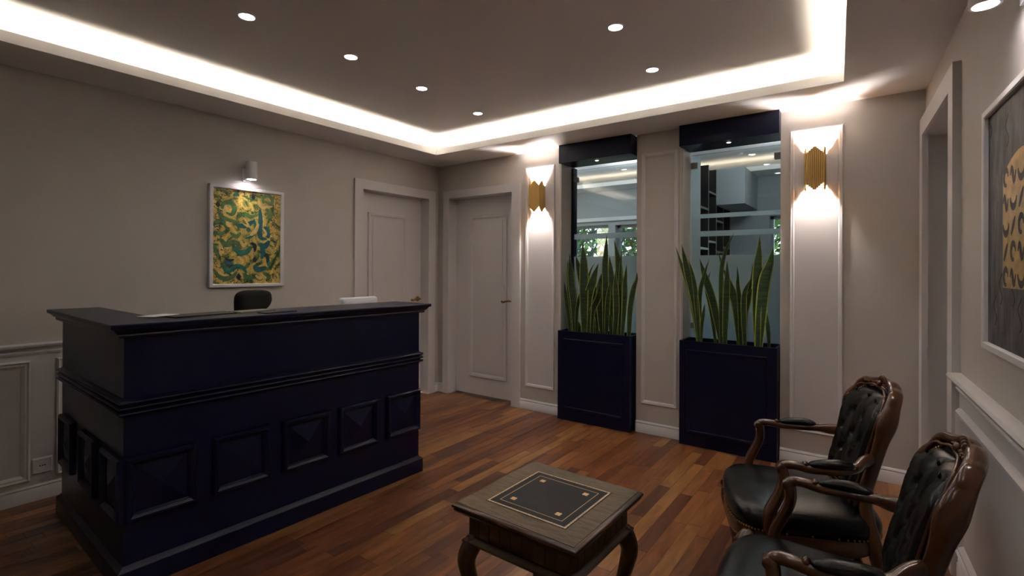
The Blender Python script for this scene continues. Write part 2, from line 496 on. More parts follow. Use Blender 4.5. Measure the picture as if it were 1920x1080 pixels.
baseboard('baseboard_back', BACK, 0, .094)
baseboard('baseboard_back_door_side', BACK, 1.088, N1[0])
baseboard('baseboard_back_middle', BACK, N1[1], N2[0])
baseboard('baseboard_back_right', BACK, N2[1], RW)
baseboard('baseboard_right', RIGHT, 1.04, 5.0)
# back wall panels
for a, b, lo, hi in ((1.146, 1.462, .215, 2.262), (2.282, 2.572, .235, 2.245), (3.338, 3.643, .225, 2.262)):
    white = a != 2.282
    if white: obj('panel_field', MB().box(a + .03, b - .03, -.0015, 0, lo + .03, hi - .03), 'white', wb)
    obj('panel_moulding', MB().frame(a, lo, b, hi, 0, PROF_S), 'white', wb, smooth=40)
# niche edge beads
for xx in (N1[0] - .014, N2[0] - .014):
    obj('corner_bead', MB().box(xx - .004, xx, -.003, 0, .09, 2.39), 'white', wb)

# ------------------------------------------------------------------ ceiling tray
TX0, TY1, TY0 = .392, -.43, -3.90
TXR = lambda y: 3.640 - TILT * y
ce = obj('ceiling', MB().box(-.15, 4.7, Y_REAR, .25, ZC, ZTOP), 'ceil', kind='structure')
so = MB()
UP = ZS + .055
def prism(mb, quad, z0, z1):
    mb.rings([[(p[0], p[1], z0) for p in quad], [(p[0], p[1], z1) for p in quad]])
prism(so, [(0, Y_REAR), (TX0, Y_REAR), (TX0, 0), (0, 0)], ZS, ZS + .03)
prism(so, [(TX0, TY1), (TXR(TY1), TY1), (TXR(TY1), 0), (TX0, 0)], ZS, ZS + .03)
prism(so, [(TXR(Y_REAR), Y_REAR), (4.34, Y_REAR), (4.06, 0), (TXR(TY1), 0), (TXR(TY1), TY1)], ZS, ZS + .03)
prism(so, [(TX0, Y_REAR), (TXR(Y_REAR), Y_REAR), (TXR(TY0), TY0), (TX0, TY0)], ZS, ZS + .03)
# upstand that hides the strip
prism(so, [(TX0 - .012, TY0), (TX0, TY0), (TX0, TY1), (TX0 - .012, TY1 + .012)], ZS + .03, UP)
prism(so, [(TX0 - .012, TY1 + .012), (TX0, TY1), (TXR(TY1), TY1), (TXR(TY1) + .012, TY1 + .012)], ZS + .03, UP)
prism(so, [(TXR(TY1), TY1), (TXR(TY0), TY0), (TXR(TY0) + .012, TY0), (TXR(TY1) + .012, TY1 + .012)], ZS + .03, UP)
prism(so, [(TX0, TY0 - .012), (TXR(TY0), TY0 - .012), (TXR(TY0), TY0), (TX0, TY0)], ZS + .03, UP)
obj('soffit', so, 'ceil', ce)
def strip(a, b, m='strip', parent=ce):
    mb = MB(); mb.bar(a, b, .012, .003); return obj('light_strip', mb, m, parent)
zs_ = ZS + .034
strip((TX0 - .055, TY0, zs_), (TX0 - .055, TY1 + .03, zs_))
strip((TX0 - .03, TY1 + .055, zs_), (TXR(TY1) + .03, TY1 + .055, zs_))
strip((TXR(TY0) + .055, TY0, zs_), (TXR(TY1) + .055, TY1 + .03, zs_))

# ------------------------------------------------------------------ doors
PANEL = [(0, 0), (0, .006), (.006, .016), (.014, .012), (.022, .013), (.034, .003), (.038, 0)]
def door(name, fr, x0, x1, top, tx0, tx1, ttop, rec, hx, side, panel, tw):
    mb = MB().box(x0 + .003, x1 - .003, rec, rec + .04, .012, top - .004)
    d = obj(name, mb, 'white', loc=fr['loc'], rot=fr['rot'], kind='structure')
    obj('raised_panel', MB().frame(panel[0], panel[1], panel[2], panel[3], rec, PANEL).box(panel[0] + .06, panel[2] - .06, rec - .006, rec, panel[1] + .06, panel[3] - .06), 'white', d, smooth=35)
    h = MB(); hz = .995
    h.lathe([(.026, 0), (.026, -.006), (.020, -.010), (.009, -.012), (.009, -.045)], hx, rec, 18, 'y', hz)
    s = side
    pts = catmull([(hx, rec - .045, hz), (hx + s * .03, rec - .048, hz + .004), (hx + s * .07, rec - .046, hz - .002), (hx + s * .105, rec - .045, hz - .010), (hx + s * .125, rec - .045, hz - .002)], 5)
    n = len(pts)
    h.sweep(pts, [(.006 + .003 * abs(math.sin(3 * PI * i / n)), .008 + .004 * (i / n)) for i in range(n)], 8)
    obj('door_handle', h, 'brass', d, smooth=50)
    return d
# jamb linings and architraves are separate pieces of the setting
def architrave(name, fr, tx0, tx1, ttop, w, x0, x1, top, rec, t=.022, left=True, right=True):
    mb = MB().frame3(tx0, tx1, 0, ttop, w, 0, t)
    mb.frame(tx0 + .004, -.2, tx1 - .004, ttop - .004, -t, [(0, 0), (.004, .004), (.012, .004), (.016, 0)]) if False else None
    o = obj(name, mb, 'white', loc=fr['loc'], rot=fr['rot'], kind='structure')
    j = MB().box(x0 - .02, x0 + .004, -.02, rec + .06, 0, top).box(x1 - .004, x1 + .02, -.02, rec + .06, 0, top).box(x0 - .02, x1 + .02, -.02, rec + .06, top - .004, top + .02)
    obj('jamb_lining', j, 'white', o)
    return o
architrave('trim_3', LEFT, -1.080, -.062, 2.128, .085, D1[0], D1[1], D1[2], .10)
door('door_1', LEFT, D1[0], D1[1], D1[2], 0, 0, 0, .10, -.205, -1, (-.850, .22, -.365, 1.850), .09)
architrave('trim_4', BACK, .092, 1.088, 2.130, .078, D2[0] + .004, D2[1] - .004, D2[2], .10)
door('door_2', BACK, D2[0], D2[1], D2[2], 0, 0, 0, .10, .940, -1, (.370, .195, .855, 1.865), .09)
# doorway in the right wall: deep reveal, wide architrave, door leaf at the far side of the wall
t5 = obj('trim_5', MB().frame3(OP[0] - .050, OP[1] + .105, 0, OP[2] + .105, .105, 0, .03), 'white', loc=RIGHT['loc'], rot=RIGHT['rot'], kind='structure')
obj('jamb_lining', MB().box(OP[0] - .02, OP[0] + .004, -.015, .34, 0, OP[2]).box(OP[1] - .004, OP[1] + .02, -.015, .34, 0, OP[2]).box(OP[0] - .02, OP[1] + .02, -.015, .34, OP[2] - .004, OP[2] + .02), 'white_low', t5)
door('door_3', RIGHT, OP[0], OP[1], OP[2], 0, 0, 0, .30, .80, -1, (.24, .2, .74, 1.9), .09)

# ------------------------------------------------------------------ niches with glass, header boxes, planters
HB = 2.247
NAVYP = [(0, 0), (0, .003), (.004, .010), (.012, .008), (.020, .004), (.022, 0)]
def header(x0, x1, label):
    t = thing('header_box', label, 'box', ((x0 + x1) / 2, -.078, HB))
    w = (x1 - x0) / 2
    mb = MB().box(-w, w, 0, .25, 0, ZS - HB)
    obj('casing', mb, 'navy', t)
    l = obj('downlight', MB().lathe([(.022, 0), (.022, -.003), (.016, -.004)], 0, .07, 20), 'chrome', t, smooth=30)
    obj('lens', MB().lathe([(.015, -.003), (.013, -.006)], 0, .07, 16), 'lamp_dim', l)
    return t
header(N1[0] + .018, N1[1] - .020, 'navy box under the ceiling above the narrower planter by the left sconce')
header(N2[0] - .006, N2[1] + .001, 'navy box under the ceiling above the wider planter beside the right sconce')

def planter(x0, x1, ztop, label, leaves, plab, glab):
    y0, y1 = -.080, .155
    t = thing('planter', label, 'planter', ((x0 + x1) / 2, (y0 + y1) / 2, 0))
    w, d = (x1 - x0) / 2, (y1 - y0) / 2
    th = .016
    b = MB()
    b.box(-w, w, -d, -d + th, .0, ztop).box(-w, w, d - th, d, 0, ztop).box(-w, -w + th, -d + th, d - th, 0, ztop).box(w - th, w, -d + th, d - th, 0, ztop)
    b.box(-w + th, w - th, -d + th, d - th, .0, .03)
    obj('box_body', b, 'navy', t)
    obj('front_panel', MB().frame(-w + .055, .095, w - .055, ztop - .065, -d, NAVYP), 'navy', t, smooth=40)
    obj('soil', MB().box(-w + th, w - th, -d + th, d - th, .03, ztop - .045), 'soil', t)
    pb = MB()
    for i in range(130):
        px = random.gauss(.12 * w, .45 * w); py = random.uniform(-d + .03, d - .03)
        if abs(px) > w - .03: continue
        pb.ball((px, py, ztop - .040 + random.uniform(0, .008)), random.uniform(.006, .012), 6, (1, .8, .6))
    o = obj('pebbles', pb, 'pebble', t, smooth=80); o['kind'] = 'stuff'
    # plants
    keys = []
    for g, pts, wd in leaves:
        if g not in keys: keys.append(g)
    for k, g in enumerate(keys):
        mine = [l for l in leaves if l[0] == g]
        bx = sum(l[1][0][0] for l in mine) / len(mine); by = sum(l[1][0][1] for l in mine) / len(mine)
        p = thing('snake_plant', plab[k], 'plant', (bx, by, ztop - .045), 0, glab)
        for _, pts, wd in mine:
            loc = [(a - bx, bb - by, c - ztop + .045) for a, bb, c in pts]
            loc[0] = (loc[0][0], loc[0][1], 0)
            obj('leaf', leaf_mesh(loc, wd), ['leaf', 'leaf_edge'], p, smooth=60)
    return t

def leaf_mesh(pts, w):
    cl = catmull(pts, 7); n = len(cl); mb = MB()
    ln = [0]
    for i in range(1, n): ln.append(ln[-1] + (Vector(cl[i]) - Vector(cl[i - 1])).length)
    tw = random.uniform(-.5, .5)
    top, bot = [], []
    for i, c in enumerate(cl):
        t = ln[i] / ln[-1]
        hw = w * .54 * (.55 + .45 * math.sin(PI * min(1, t * 1.05) * .8)) * (1 if t < .68 else max(.03, (1 - ((t - .68) / .32) ** 1.8)))
        d = (Vector(cl[min(i + 1, n - 1)]) - Vector(cl[max(0, i - 1)])).normalized()
        a = .42 + tw * (.35 + .9 * t)
        side = Vector((math.cos(a), math.sin(a), 0)); side = (side - d * side.dot(d)).normalized()
        nor = d.cross(side).normalized()
        if nor.y > 0: nor = -nor
        cup = .22 * (1 - .5 * t)
        row, row2 = [], []
        for s in (-1, -.80, -.4, 0, .4, .80, 1):
            p = Vector(c) + side * (s * hw) + nor * (abs(s) ** 1.6 * hw * cup)
            th = .0018 + .0032 * (1 - s * s) * (1 - t)
            row.append(p + nor * th); row2.append(p - nor * th)
        top.append(row); bot.append(row2)
    N = 7
    for r in top: mb.v += [tuple(p) for p in r]
    for r in bot: mb.v += [tuple(p) for p in r]
    O = n * N
    for i in range(n - 1):
        for j in range(N - 1):
            mi = 1 if j in (0, N - 2) else 0
            a = i * N + j
            mb.face((a, a + 1, a + N + 1, a + N), mi)
            mb.face((O + a, O + a + N, O + a + N + 1, O + a + 1), mi)
        for j in (0, N - 1):
            a = i * N + j
            q = (a, a + N, O + a + N, O + a)
            mb.face(q if j == 0 else q[::-1], 1)
    mb.face([j for j in range(N)] + [O + j for j in range(N - 1, -1, -1)], 0)
    e = (n - 1) * N
    mb.face([e + j for j in range(N - 1, -1, -1)] + [O + e + j for j in range(N)], 1)
    return mb
LEAVES_A = [('a', [[1.67, 0.009, 0.735], [1.654, 0.009, 0.994], [1.629, 0.009, 1.186], [1.609, 0.009, 1.446]], 0.06), ('a', [[1.618, 0.034, 0.735], [1.6, 0.034, 0.991], [1.591, 0.034, 1.185], [1.576, 0.034, 1.399]], 0.039), ('a', [[1.615, 0.02, 0.735], [1.597, 0.02, 0.894], [1.574, 0.02, 1.039], [1.551, 0.02, 1.199]], 0.036), ('a', [[1.637, 0.038, 0.735], [1.653, 0.038, 0.944], [1.647, 0.038, 1.079], [1.64, 0.038, 1.205]], 0.048), ('a', [[1.664, 0.04, 0.735], [1.685, 0.04, 0.792], [1.652, 0.04, 0.838], [1.608, 0.04, 0.874]], 0.056), ('a', [[1.688, -0.005, 0.735], [1.691, -0.005, 0.93], [1.708, -0.005, 1.036], [1.732, -0.005, 1.141]], 0.03), ('b', [[1.77, -0.009, 0.735], [1.764, -0.009, 1.048], [1.762, -0.009, 1.349], [1.748, -0.009, 1.548]], 0.074), ('b', [[1.825, 0.057, 0.735], [1.798, 0.057, 0.951], [1.712, 0.057, 1.206], [1.643, 0.057, 1.442]], 0.071), ('b', [[1.791, 0.011, 0.735], [1.795, 0.011, 1.048], [1.842, 0.011, 1.218], [1.892, 0.011, 1.363]], 0.072), ('b', [[1.771, 0.009, 0.735], [1.78, 0.009, 1.142], [1.816, 0.009, 1.293], [1.86, 0.009, 1.368]], 0.026), ('b', [[1.84, 0.07, 0.735], [1.834, 0.07, 0.905], [1.828, 0.07, 1.047], [1.822, 0.07, 1.208]], 0.076), ('c', [[1.825, 0.028, 0.735], [1.824, 0.028, 0.935], [1.885, 0.028, 1.079], [1.9, 0.028, 1.219]], 0.05), ('c', [[1.913, 0.057, 0.735], [1.892, 0.057, 0.956], [1.891, 0.057, 1.143], [1.926, 0.057, 1.331]], 0.071), ('c', [[1.943, 0.028, 0.735], [1.948, 0.028, 1.146], [1.945, 0.028, 1.34], [1.953, 0.028, 1.47], [1.959, 0.028, 1.608]], 0.053), ('c', [[1.931, 0.041, 0.735], [1.935, 0.041, 1.145], [1.927, 0.041, 1.331], [1.918, 0.041, 1.415]], 0.03), ('c', [[1.97, 0.002, 0.735], [1.979, 0.002, 0.964], [1.989, 0.002, 1.102], [2.003, 0.002, 1.212]], 0.04), ('c', [[2.002, 0.041, 0.735], [1.986, 0.041, 0.869], [1.976, 0.041, 0.943], [1.966, 0.041, 1.016]], 0.034), ('d', [[2.003, 0.059, 0.735], [2.002, 0.059, 1.008], [1.989, 0.059, 1.239], [1.97, 0.059, 1.433]], 0.056), ('d', [[2.031, 0.032, 0.735], [2.05, 0.032, 0.966], [2.044, 0.032, 1.148], [2.038, 0.032, 1.304]], 0.053), ('d', [[2.072, 0.049, 0.735], [2.079, 0.049, 1.057], [2.06, 0.049, 1.359], [2.019, 0.049, 1.561]], 0.061), ('d', [[2.074, 0.044, 0.735], [2.078, 0.044, 1.149], [2.084, 0.044, 1.377], [2.088, 0.044, 1.482]], 0.031), ('e', [[2.135, -0.049, 0.735], [2.159, -0.049, 1.065], [2.161, -0.049, 1.207], [2.167, -0.049, 1.269], [2.173, -0.049, 1.357]], 0.04), ('e', [[2.19, -0.041, 0.735], [2.199, -0.041, 0.978], [2.228, -0.041, 1.155], [2.255, -0.041, 1.235], [2.257, -0.041, 1.296]], 0.045)]
LEAVES_B = [('a', [[2.745, -0.043, 0.74], [2.68, -0.043, 1.133], [2.605, -0.043, 1.376], [2.57, -0.043, 1.49]], 0.033), ('a', [[2.751, -0.046, 0.74], [2.718, -0.046, 1.06], [2.653, -0.046, 1.338], [2.617, -0.046, 1.503]], 0.055), ('a', [[2.751, -0.05, 0.74], [2.728, -0.05, 1.098], [2.7, -0.05, 1.282], [2.665, -0.05, 1.396]], 0.032), ('a', [[2.758, -0.04, 0.74], [2.747, -0.04, 1.098], [2.778, -0.04, 1.265], [2.817, -0.04, 1.393]], 0.033), ('a', [[2.759, -0.044, 0.74], [2.767, -0.044, 0.897], [2.776, -0.044, 0.971], [2.787, -0.044, 1.063]], 0.024), ('b', [[2.89, 0.048, 0.74], [2.827, 0.048, 1.06], [2.764, 0.048, 1.264], [2.725, 0.048, 1.397]], 0.053), ('b', [[2.843, 0.06, 0.74], [2.806, 0.06, 1.012], [2.774, 0.06, 1.179], [2.801, 0.06, 1.302]], 0.029), ('c', [[2.881, 0.047, 0.74], [2.878, 0.047, 1.108], [2.884, 0.047, 1.32], [2.914, 0.047, 1.458], [2.969, 0.047, 1.586]], 0.029), ('c', [[2.886, 0.064, 0.74], [2.889, 0.064, 1.062], [2.875, 0.064, 1.367], [2.832, 0.064, 1.469]], 0.02), ('c', [[2.913, 0.022, 0.74], [2.921, 0.022, 1.02], [2.929, 0.022, 1.248], [2.928, 0.022, 1.38]], 0.044), ('d', [[3.012, 0.054, 0.74], [2.982, 0.054, 1.048], [2.939, 0.054, 1.202], [2.891, 0.054, 1.33]], 0.054), ('d', [[3.022, 0.026, 0.74], [3.013, 0.026, 1.069], [3.0, 0.026, 1.204], [3.0, 0.026, 1.267], [2.995, 0.026, 1.343]], 0.037), ('d', [[3.023, 0.065, 0.74], [3.047, 0.065, 1.069], [3.086, 0.065, 1.25], [3.091, 0.065, 1.357]], 0.029), ('d', [[3.032, 0.06, 0.74], [3.031, 0.06, 0.978], [3.06, 0.06, 1.097], [3.093, 0.06, 1.187]], 0.059), ('d', [[3.057, -0.002, 0.74], [3.048, -0.002, 0.966], [3.052, -0.002, 1.143], [3.1, -0.002, 1.259]], 0.036), ('e', [[3.137, 0.001, 0.74], [3.131, 0.001, 1.076], [3.135, 0.001, 1.295], [3.145, 0.001, 1.443], [3.149, 0.001, 1.557]], 0.06), ('e', [[3.14, 0.007, 0.74], [3.155, 0.007, 0.989], [3.178, 0.007, 1.234], [3.213, 0.007, 1.365], [3.236, 0.007, 1.477]], 0.081), ('e', [[3.202, 0.067, 0.74], [3.195, 0.067, 0.882], [3.18, 0.067, 0.986], [3.181, 0.067, 1.075]], 0.027)]
GL = 'snake plants growing in the two navy planters'
planter(1.546, 2.216, .774, 'narrower navy planter nearer the two white doors', LEAVES_A,
 ['leftmost snake plant in the narrower planter with one short curled leaf',
  'snake plant second from the left in the narrower planter, broad leaves crossing in a V',
  'snake plant with the tallest leaf of the narrower planter, beside a leaf that curls over',
  'upright snake plant fourth from the left in the narrower planter, leaves tall and straight',
  'thin snake plant at the right end of the narrower planter, leaning outward'], GL)
planter(2.613, 3.274, .780, 'wider navy planter beside the armchairs and right sconce', LEAVES_B,
 ['leftmost snake plant of the wider planter, long leaves fanning over the wall edge',
  'snake plant second from the left in the wider planter with a single broad leaning leaf',
  'snake plant in the middle of the wider planter ending in one thin curved tip',
  'snake plant fourth from the left in the wider planter, wide pale-edged low leaves',
  'rightmost snake plant of the wider planter with two very broad dark leaves'], GL)

GY = .20
def pane(name, x0, x1, strips, clips, posts):
    g = obj(name, MB().box(x0, x1, GY, GY + .010, .03, HB - .012 if False else HB - .02), 'glass', kind='structure')
    for a, b, c, d in strips:
        obj('frosted_film', MB().box(a, b, GY - .0012, GY - .0004, c, d), 'film', g)
    for cx, cz in clips:
        obj('glass_clip', MB().box(cx - .024, cx + .024, GY - .016, GY - .002, cz - .022, cz + .022).box(cx - .024, cx + .024, GY + .012, GY + .026, cz - .022, cz + .022), 'chrome', g)
    return g
p1 = pane('window_1', N1[0] + .02, N1[1] - .004, [(N1[0] + .02, N1[1] - .006, .04, 1.430), (N1[0] + .02, N1[1] - .006, 1.588, 1.636)],
     [(1.562, 2.140), (1.566, .88)], None)
p2 = pane('window_2', N2[0] + .005, N2[1] - .004, [(N2[0] + .006, N2[1] - .006, .04, 1.427), (N2[0] + .006, N2[1] - .006, 1.576, 1.618), (2.686, N2[1] - .006, 1.720, 1.753),
     (N2[0] + .006, 2.686, 1.427, 1.576), (N2[0] + .006, 2.686, 1.618, HB - .03)], [(2.640, 2.143), (2.640, .87), (3.236, 2.147)], None)
obj('mullion', MB().box(N1[0] - .01, N1[0] + .022, .18, .25, 0, HB), 'navy', p1)

# ------------------------------------------------------------------ room beyond the glass
FY = 2.52
W3, W4, W5 = (.16, .800, .95, 1.935), (.905, 1.62, .95, 1.925), (2.815, 3.35, .95, 1.94)
def fwall(): return wall('wall_far', dict(loc=(0, FY, 0), rot=0), -.6, 4.4, 0, .22, ZTOP, [W3, W4, W5], 'far_wall')
wf = fwall()
wall('wall_far_left', dict(loc=(0, 0, 0), rot=0), -.75, -.6, .25, FY + .22, ZTOP, [], 'far_wall')
wall('wall_far_right', dict(loc=(0, 0, 0), rot=0), 4.36, 4.5, -.1, FY + .22, ZTOP, [], 'far_wall')
obj('floor_far', MB().box(-.6, 4.4, .25, FY, -.05, 0), 'far_white', kind='structure')
cf = obj('ceiling_far', MB().box(-.75, 4.5, .25, FY + .22, ZC, ZTOP), 'ceil', kind='structure')
sf = MB()
sf.box(-.6, 4.4, 2.13, FY, ZS, ZS + .03).box(-.6, 4.4, .25, .55, ZS, ZS + .03).box(-.6, -.2, .55, 2.13, ZS, ZS + .03).box(3.9, 4.4, .55, 2.13, ZS, ZS + .03)
sf.box(-.2, 3.9, 2.13, 2.142, ZS + .03, ZS + .05)
obj('soffit', sf, 'ceil', cf)
strip((-.2, 2.18, ZS + .034), (3.9, 2.18, ZS + .034), 'strip_far', cf)
# dropped bulkhead
obj('trim_6', MB().box(2.39, 2.69, 1.83, FY, 2.02, ZS), 'far_wall', kind='structure')
obj('trim_7', MB().box(-.3, 2.2, FY - .045, FY, 1.985, 2.035), 'far_white', kind='structure')
# windows with iron grilles
def far_window(name, w, grille):
    x0, x1, z0, z1 = w
    f = MB()
    for a, b, c, d in ((x0, x0 + .035, z0, z1), (x1 - .035, x1, z0, z1), (x0, x1, z1 - .035, z1), (x0, x1, z0, z0 + .04)):
        f.box(a, b, FY + .08, FY + .13, c, d)
    o = obj(name, f, 'steel_frame', kind='structure')
    obj('pane', MB().box(x0 + .03, x1 - .03, FY + .100, FY + .106, z0 + .03, z1 - .03), 'glass', o)
    if grille:
        gy = FY + .17
        for k in range(3):
            zz = z1 - .075 - k * .29
            obj('grille_bar', MB().bar((x0, gy, zz), (x1, gy, zz), .015, .015), 'grille', o)
        n = 2
        for i in range(n + 1):
            xx = x0 + .06 + (x1 - x0 - .12) * i / n
            obj('grille_bar', MB().bar((xx, gy, z0), (xx, gy, z1), .015, .015), 'grille', o)
        st = (x1 - x0) / 3
        for i in range(-3, 4):
            for s in (-1, 1):
                zt, zb = z1, z0
                xa = x0 + i * st + (0 if s > 0 else 0)
                L_ = (z1 - z0)
                a = Vector((xa, gy + .006, z1)); b = Vector((xa + s * L_ * .95, gy + .006, z0))
                if s < 0: a.x += st * 3 ; b.x += st * 3
                # clip to the opening
                def clipx(p, q, X):
                    k = (X - p.x) / (q.x - p.x); return p + (q - p) * k
                if min(a.x, b.x) >= x1 or max(a.x, b.x) <= x0: continue
                P, Q = a.copy(), b.copy()
                if P.x < x0: P = clipx(a, b, x0)
                if P.x > x1: P = clipx(a, b, x1)
                if Q.x < x0: Q = clipx(a, b, x0)
                if Q.x > x1: Q = clipx(a, b, x1)
                if (P - Q).length < .06: continue
                obj('grille_bar', MB().bar(P, Q, .014, .014), 'grille', o)
        ring = [(x1 - .09 + .045 * math.cos(2 * PI * k / 18), gy, z1 - .26 + .045 * math.sin(2 * PI * k / 18)) for k in range(18)]
        obj('grille_ring', MB().sweep(ring, (.007, .007), 6, up=(0, 1, 0), closed=True), 'grille', o, smooth=60)
far_window('window_3', W3, True); far_window('window_4', W4, True); far_window('window_5', W5, False)
for fx_, fy_ in ((.4, 1.35), (1.5, 1.35), (3.1, 1.2)):
    lamp('far_room_fill', 'POINT', (fx_, fy_, 2.38), 4.2, (.82, .93, 1.0), None, .12)  # bare fill lights without fixtures, added to brighten the frosted film from behind
# black shelving seen edge on beyond the wider planter
t = thing('bookcase', 'tall black bookcase with grey shelf edges seen through the glass above the wider planter', 'bookcase', (2.36, 1.85, 0))
SY0, SY1, SX = 1.22, 2.46, 2.40
obj('back_board', MB().box(-.28, -.26, SY0 - 1.85, SY1 - 1.85, 0, ZS), 'shelf_black', t)
for k in range(5):
    yy = SY0 + (SY1 - SY0) * k / 4 - 1.85
    u = obj('upright', MB().box(-.26, .04, yy - .012, yy + .012, 0, ZS).box(.04, .042, yy - .010, yy + .010, 0, ZS, 1), ['shelf_black', 'shelf_edge'], t)
for k, zz in ((0, (.5, .95, 1.52, 1.93)), (1, (.4, 1.0, 1.60, 2.12)), (2, (.6, 1.1, 1.50, 1.84)), (3, (.45, .9, 1.56, 2.03))):
    ya = SY0 + (SY1 - SY0) * k / 4 - 1.85 + .012; yb = ya + (SY1 - SY0) / 4 - .024
    for z in zz:
        obj('shelf', MB().box(-.26, .04, ya, yb, z, z + .022).box(.04, .042, ya, yb, z, z + .022, 1), ['shelf_black', 'shelf_edge'], t)
# wall socket seen through frosted glass
sk = thing('wall_socket', 'small pale socket dimly seen through the frosted glass right of the wider planter leaves', 'socket', (3.50, FY - .001, .60))
obj('cover_plate', MB().frame(-.045, -.045, .045, .045, 0, [(0, 0), (.003, .008), (.012, .010)]).box(-.034, .034, -.0095, 0, -.034, .034), 'far_white', sk)
obj('socket_face', MB().lathe([(.022, 0), (.022, -.004), (.018, -.012)], 0, -.001, 16, 'y'), 'chrome', sk)

# garden outside the far windows
obj('ground', MB().box(-9, 12, FY + .25, 16, -.2, -.05), 'lawn', kind='structure')
def tree(x, y, h, r, label):
    t = thing('garden_tree', label, 'tree', (x, y, -.05), 0, 'trees in the garden beyond the far windows')
    tr = MB(); pts = catmull([(0, 0, 0), (.05, .02, h * .3), (-.03, .03, h * .6), (0, 0, h * .9)], 4)
    tr.sweep(pts, [(.09 - .06 * i / len(pts),) * 2 for i in range(len(pts))], 8, up=(0, 1, 0))
    for k in range(9):
        a = k * 2.4; z = h * (.3 + .06 * k)
        tr.sweep([(0, 0, z), (math.cos(a) * r * .5, math.sin(a) * r * .5, z + .25), (math.cos(a) * r * .8, math.sin(a) * r * .8, z + .5)], [(.03, .03), (.018, .018), (.008, .008)], 5)
    obj('trunk', tr, 'bark', t, smooth=60)
    lf = MB()
    for k in range(2600):
        a = random.uniform(0, 2 * PI); q = random.random() ** .5; z = h * random.uniform(.12, 1.08)
        rr = r * q * math.sin(PI * min(1, max(.15, z / (h * 1.12)))) ** .6
        c = Vector((rr * math.cos(a), rr * math.sin(a), z)); s = random.uniform(.06, .11)
        n = Vector((random.gauss(0, 1), random.gauss(0, 1), random.gauss(.5, 1))).normalized()
        u = n.orthogonal().normalized() * s; v = n.cross(u).normalized() * s * .5
        b = len(lf.v); lf.v += [tuple(c - u), tuple(c + v), tuple(c + u), tuple(c - v)]; lf.face((b, b + 1, b + 2, b + 3))
    o = obj('foliage', lf, 'foliage', t); o['kind'] = 'stuff'
tree(-1.75, 5.4, 3.2, .85, 'leafy green tree seen through the left grilled far window')
tree(.05, 5.6, 3.4, .90, 'leafy green tree seen through the second grilled far window')
tree(2.05, 5.8, 3.3, 1.0, 'leafy green tree seen through the far window right of the bookcase')
tree(-3.9, 8.0, 3.6, 1.2, 'tree standing farthest back beyond the left grilled far window')

# ------------------------------------------------------------------ recessed downlights
def downlight(x, y, label, power=P_DOWN, z=ZC):
    t = thing('recessed_downlight', label, 'ceiling light', (x, y, z), 0, 'recessed ceiling downlights')
    obj('trim_ring', MB().lathe([(.036, -.002), (.040, -.0005), (.041, 0), (.041, -.004), (.036, -.006), (.033, -.003)], n=28), 'plastic_white', t, smooth=40)
    obj('lens', MB().lathe([(.034, 0), (.034, -.004), (.030, -.006)], n=28), 'lamp', t, smooth=40)
    lamp('downlight_beam', 'SPOT', (0, 0, -.012), power, DOWN, t, .03, math.radians(125), .9)
    return t
rowA = [(1.312, -2.676), (1.33, -2.086), (1.295, -1.487), (1.254, -.841)]
labA = ['largest recessed downlight of the left ceiling row, nearest the top edge',
        'recessed downlight second in the left ceiling row counting from the top edge of the photo',
        'recessed downlight third in the left ceiling row, above the first white door',
        'smallest recessed downlight, last of the left row towards the glowing corner']
for (x, y), l in zip(rowA, labA): downlight(x, y, l)
downlight(2.739, -1.524, 'larger recessed downlight of the right ceiling pair, close to the top edge')
downlight(2.695, -.886, 'smaller recessed downlight of the right ceiling pair, towards the wider planter')
downlight(2.78, -2.16, 'recessed downlight of the tray ceiling just above the top edge of the photo')
downlight(2.83, -3.45, 'added recessed downlight of the tray ceiling out of view above the camera')  # unseen lamp, added to lift the right-hand wainscot
downlight(2.80, -2.82, 'recessed downlight of the tray ceiling out of view above the side table')

# ------------------------------------------------------------------ gold wall sconces
def sconce(x, z, label):
    t = thing('wall_sconce', label, 'wall lamp', (x, 0, z), 0, 'gold tube sconces on the back wall')
    r = .0064; W_, D_ = .0525, .098
    for k in range(10):                      # front facet
        u = -W_ + .105 * k / 9
        hh = .098 + .048 * (1 - abs(u) / W_)
        obj('tube', MB().lathe([(r, -hh), (r, hh)], u, -D_, 8), 'brass_gold', t, smooth=50)
    for s in (-1, 1):
        for k in range(1, 10):
            v = -D_ + (D_ - .0064) * k / 9
            q = abs((k / 9) - .5) * 2
            hh = .098 + .048 * (1 - q)
            obj('tube', MB().lathe([(r, -hh), (r, hh)], s * W_, v, 8), 'brass_gold', t, smooth=50)
    obj('back_plate', MB().box(-.03, .03, -.006, 0, -.06, .06).box(-.012, .012, -.05, -.006, -.012, .012), 'brass_gold', t)
    for s in (-1, 1):
        b = obj('bulb', MB().lathe([(.010, 0), (.014, s * .012), (.014, s * .035), (.010, s * .045)], 0, -.05, 12), 'lamp', t, smooth=40)
        lamp('sconce_light', 'POINT', (0, -.05, s * .062), P_SCONCE, (1.0, .93, .88), t, .012)
    return t
sconce(1.300, 1.975, 'gold fluted wall lamp on the panel right of the second white door')
sconce(3.490, 1.978, 'gold fluted wall lamp on the panel at the right, above the armchairs')

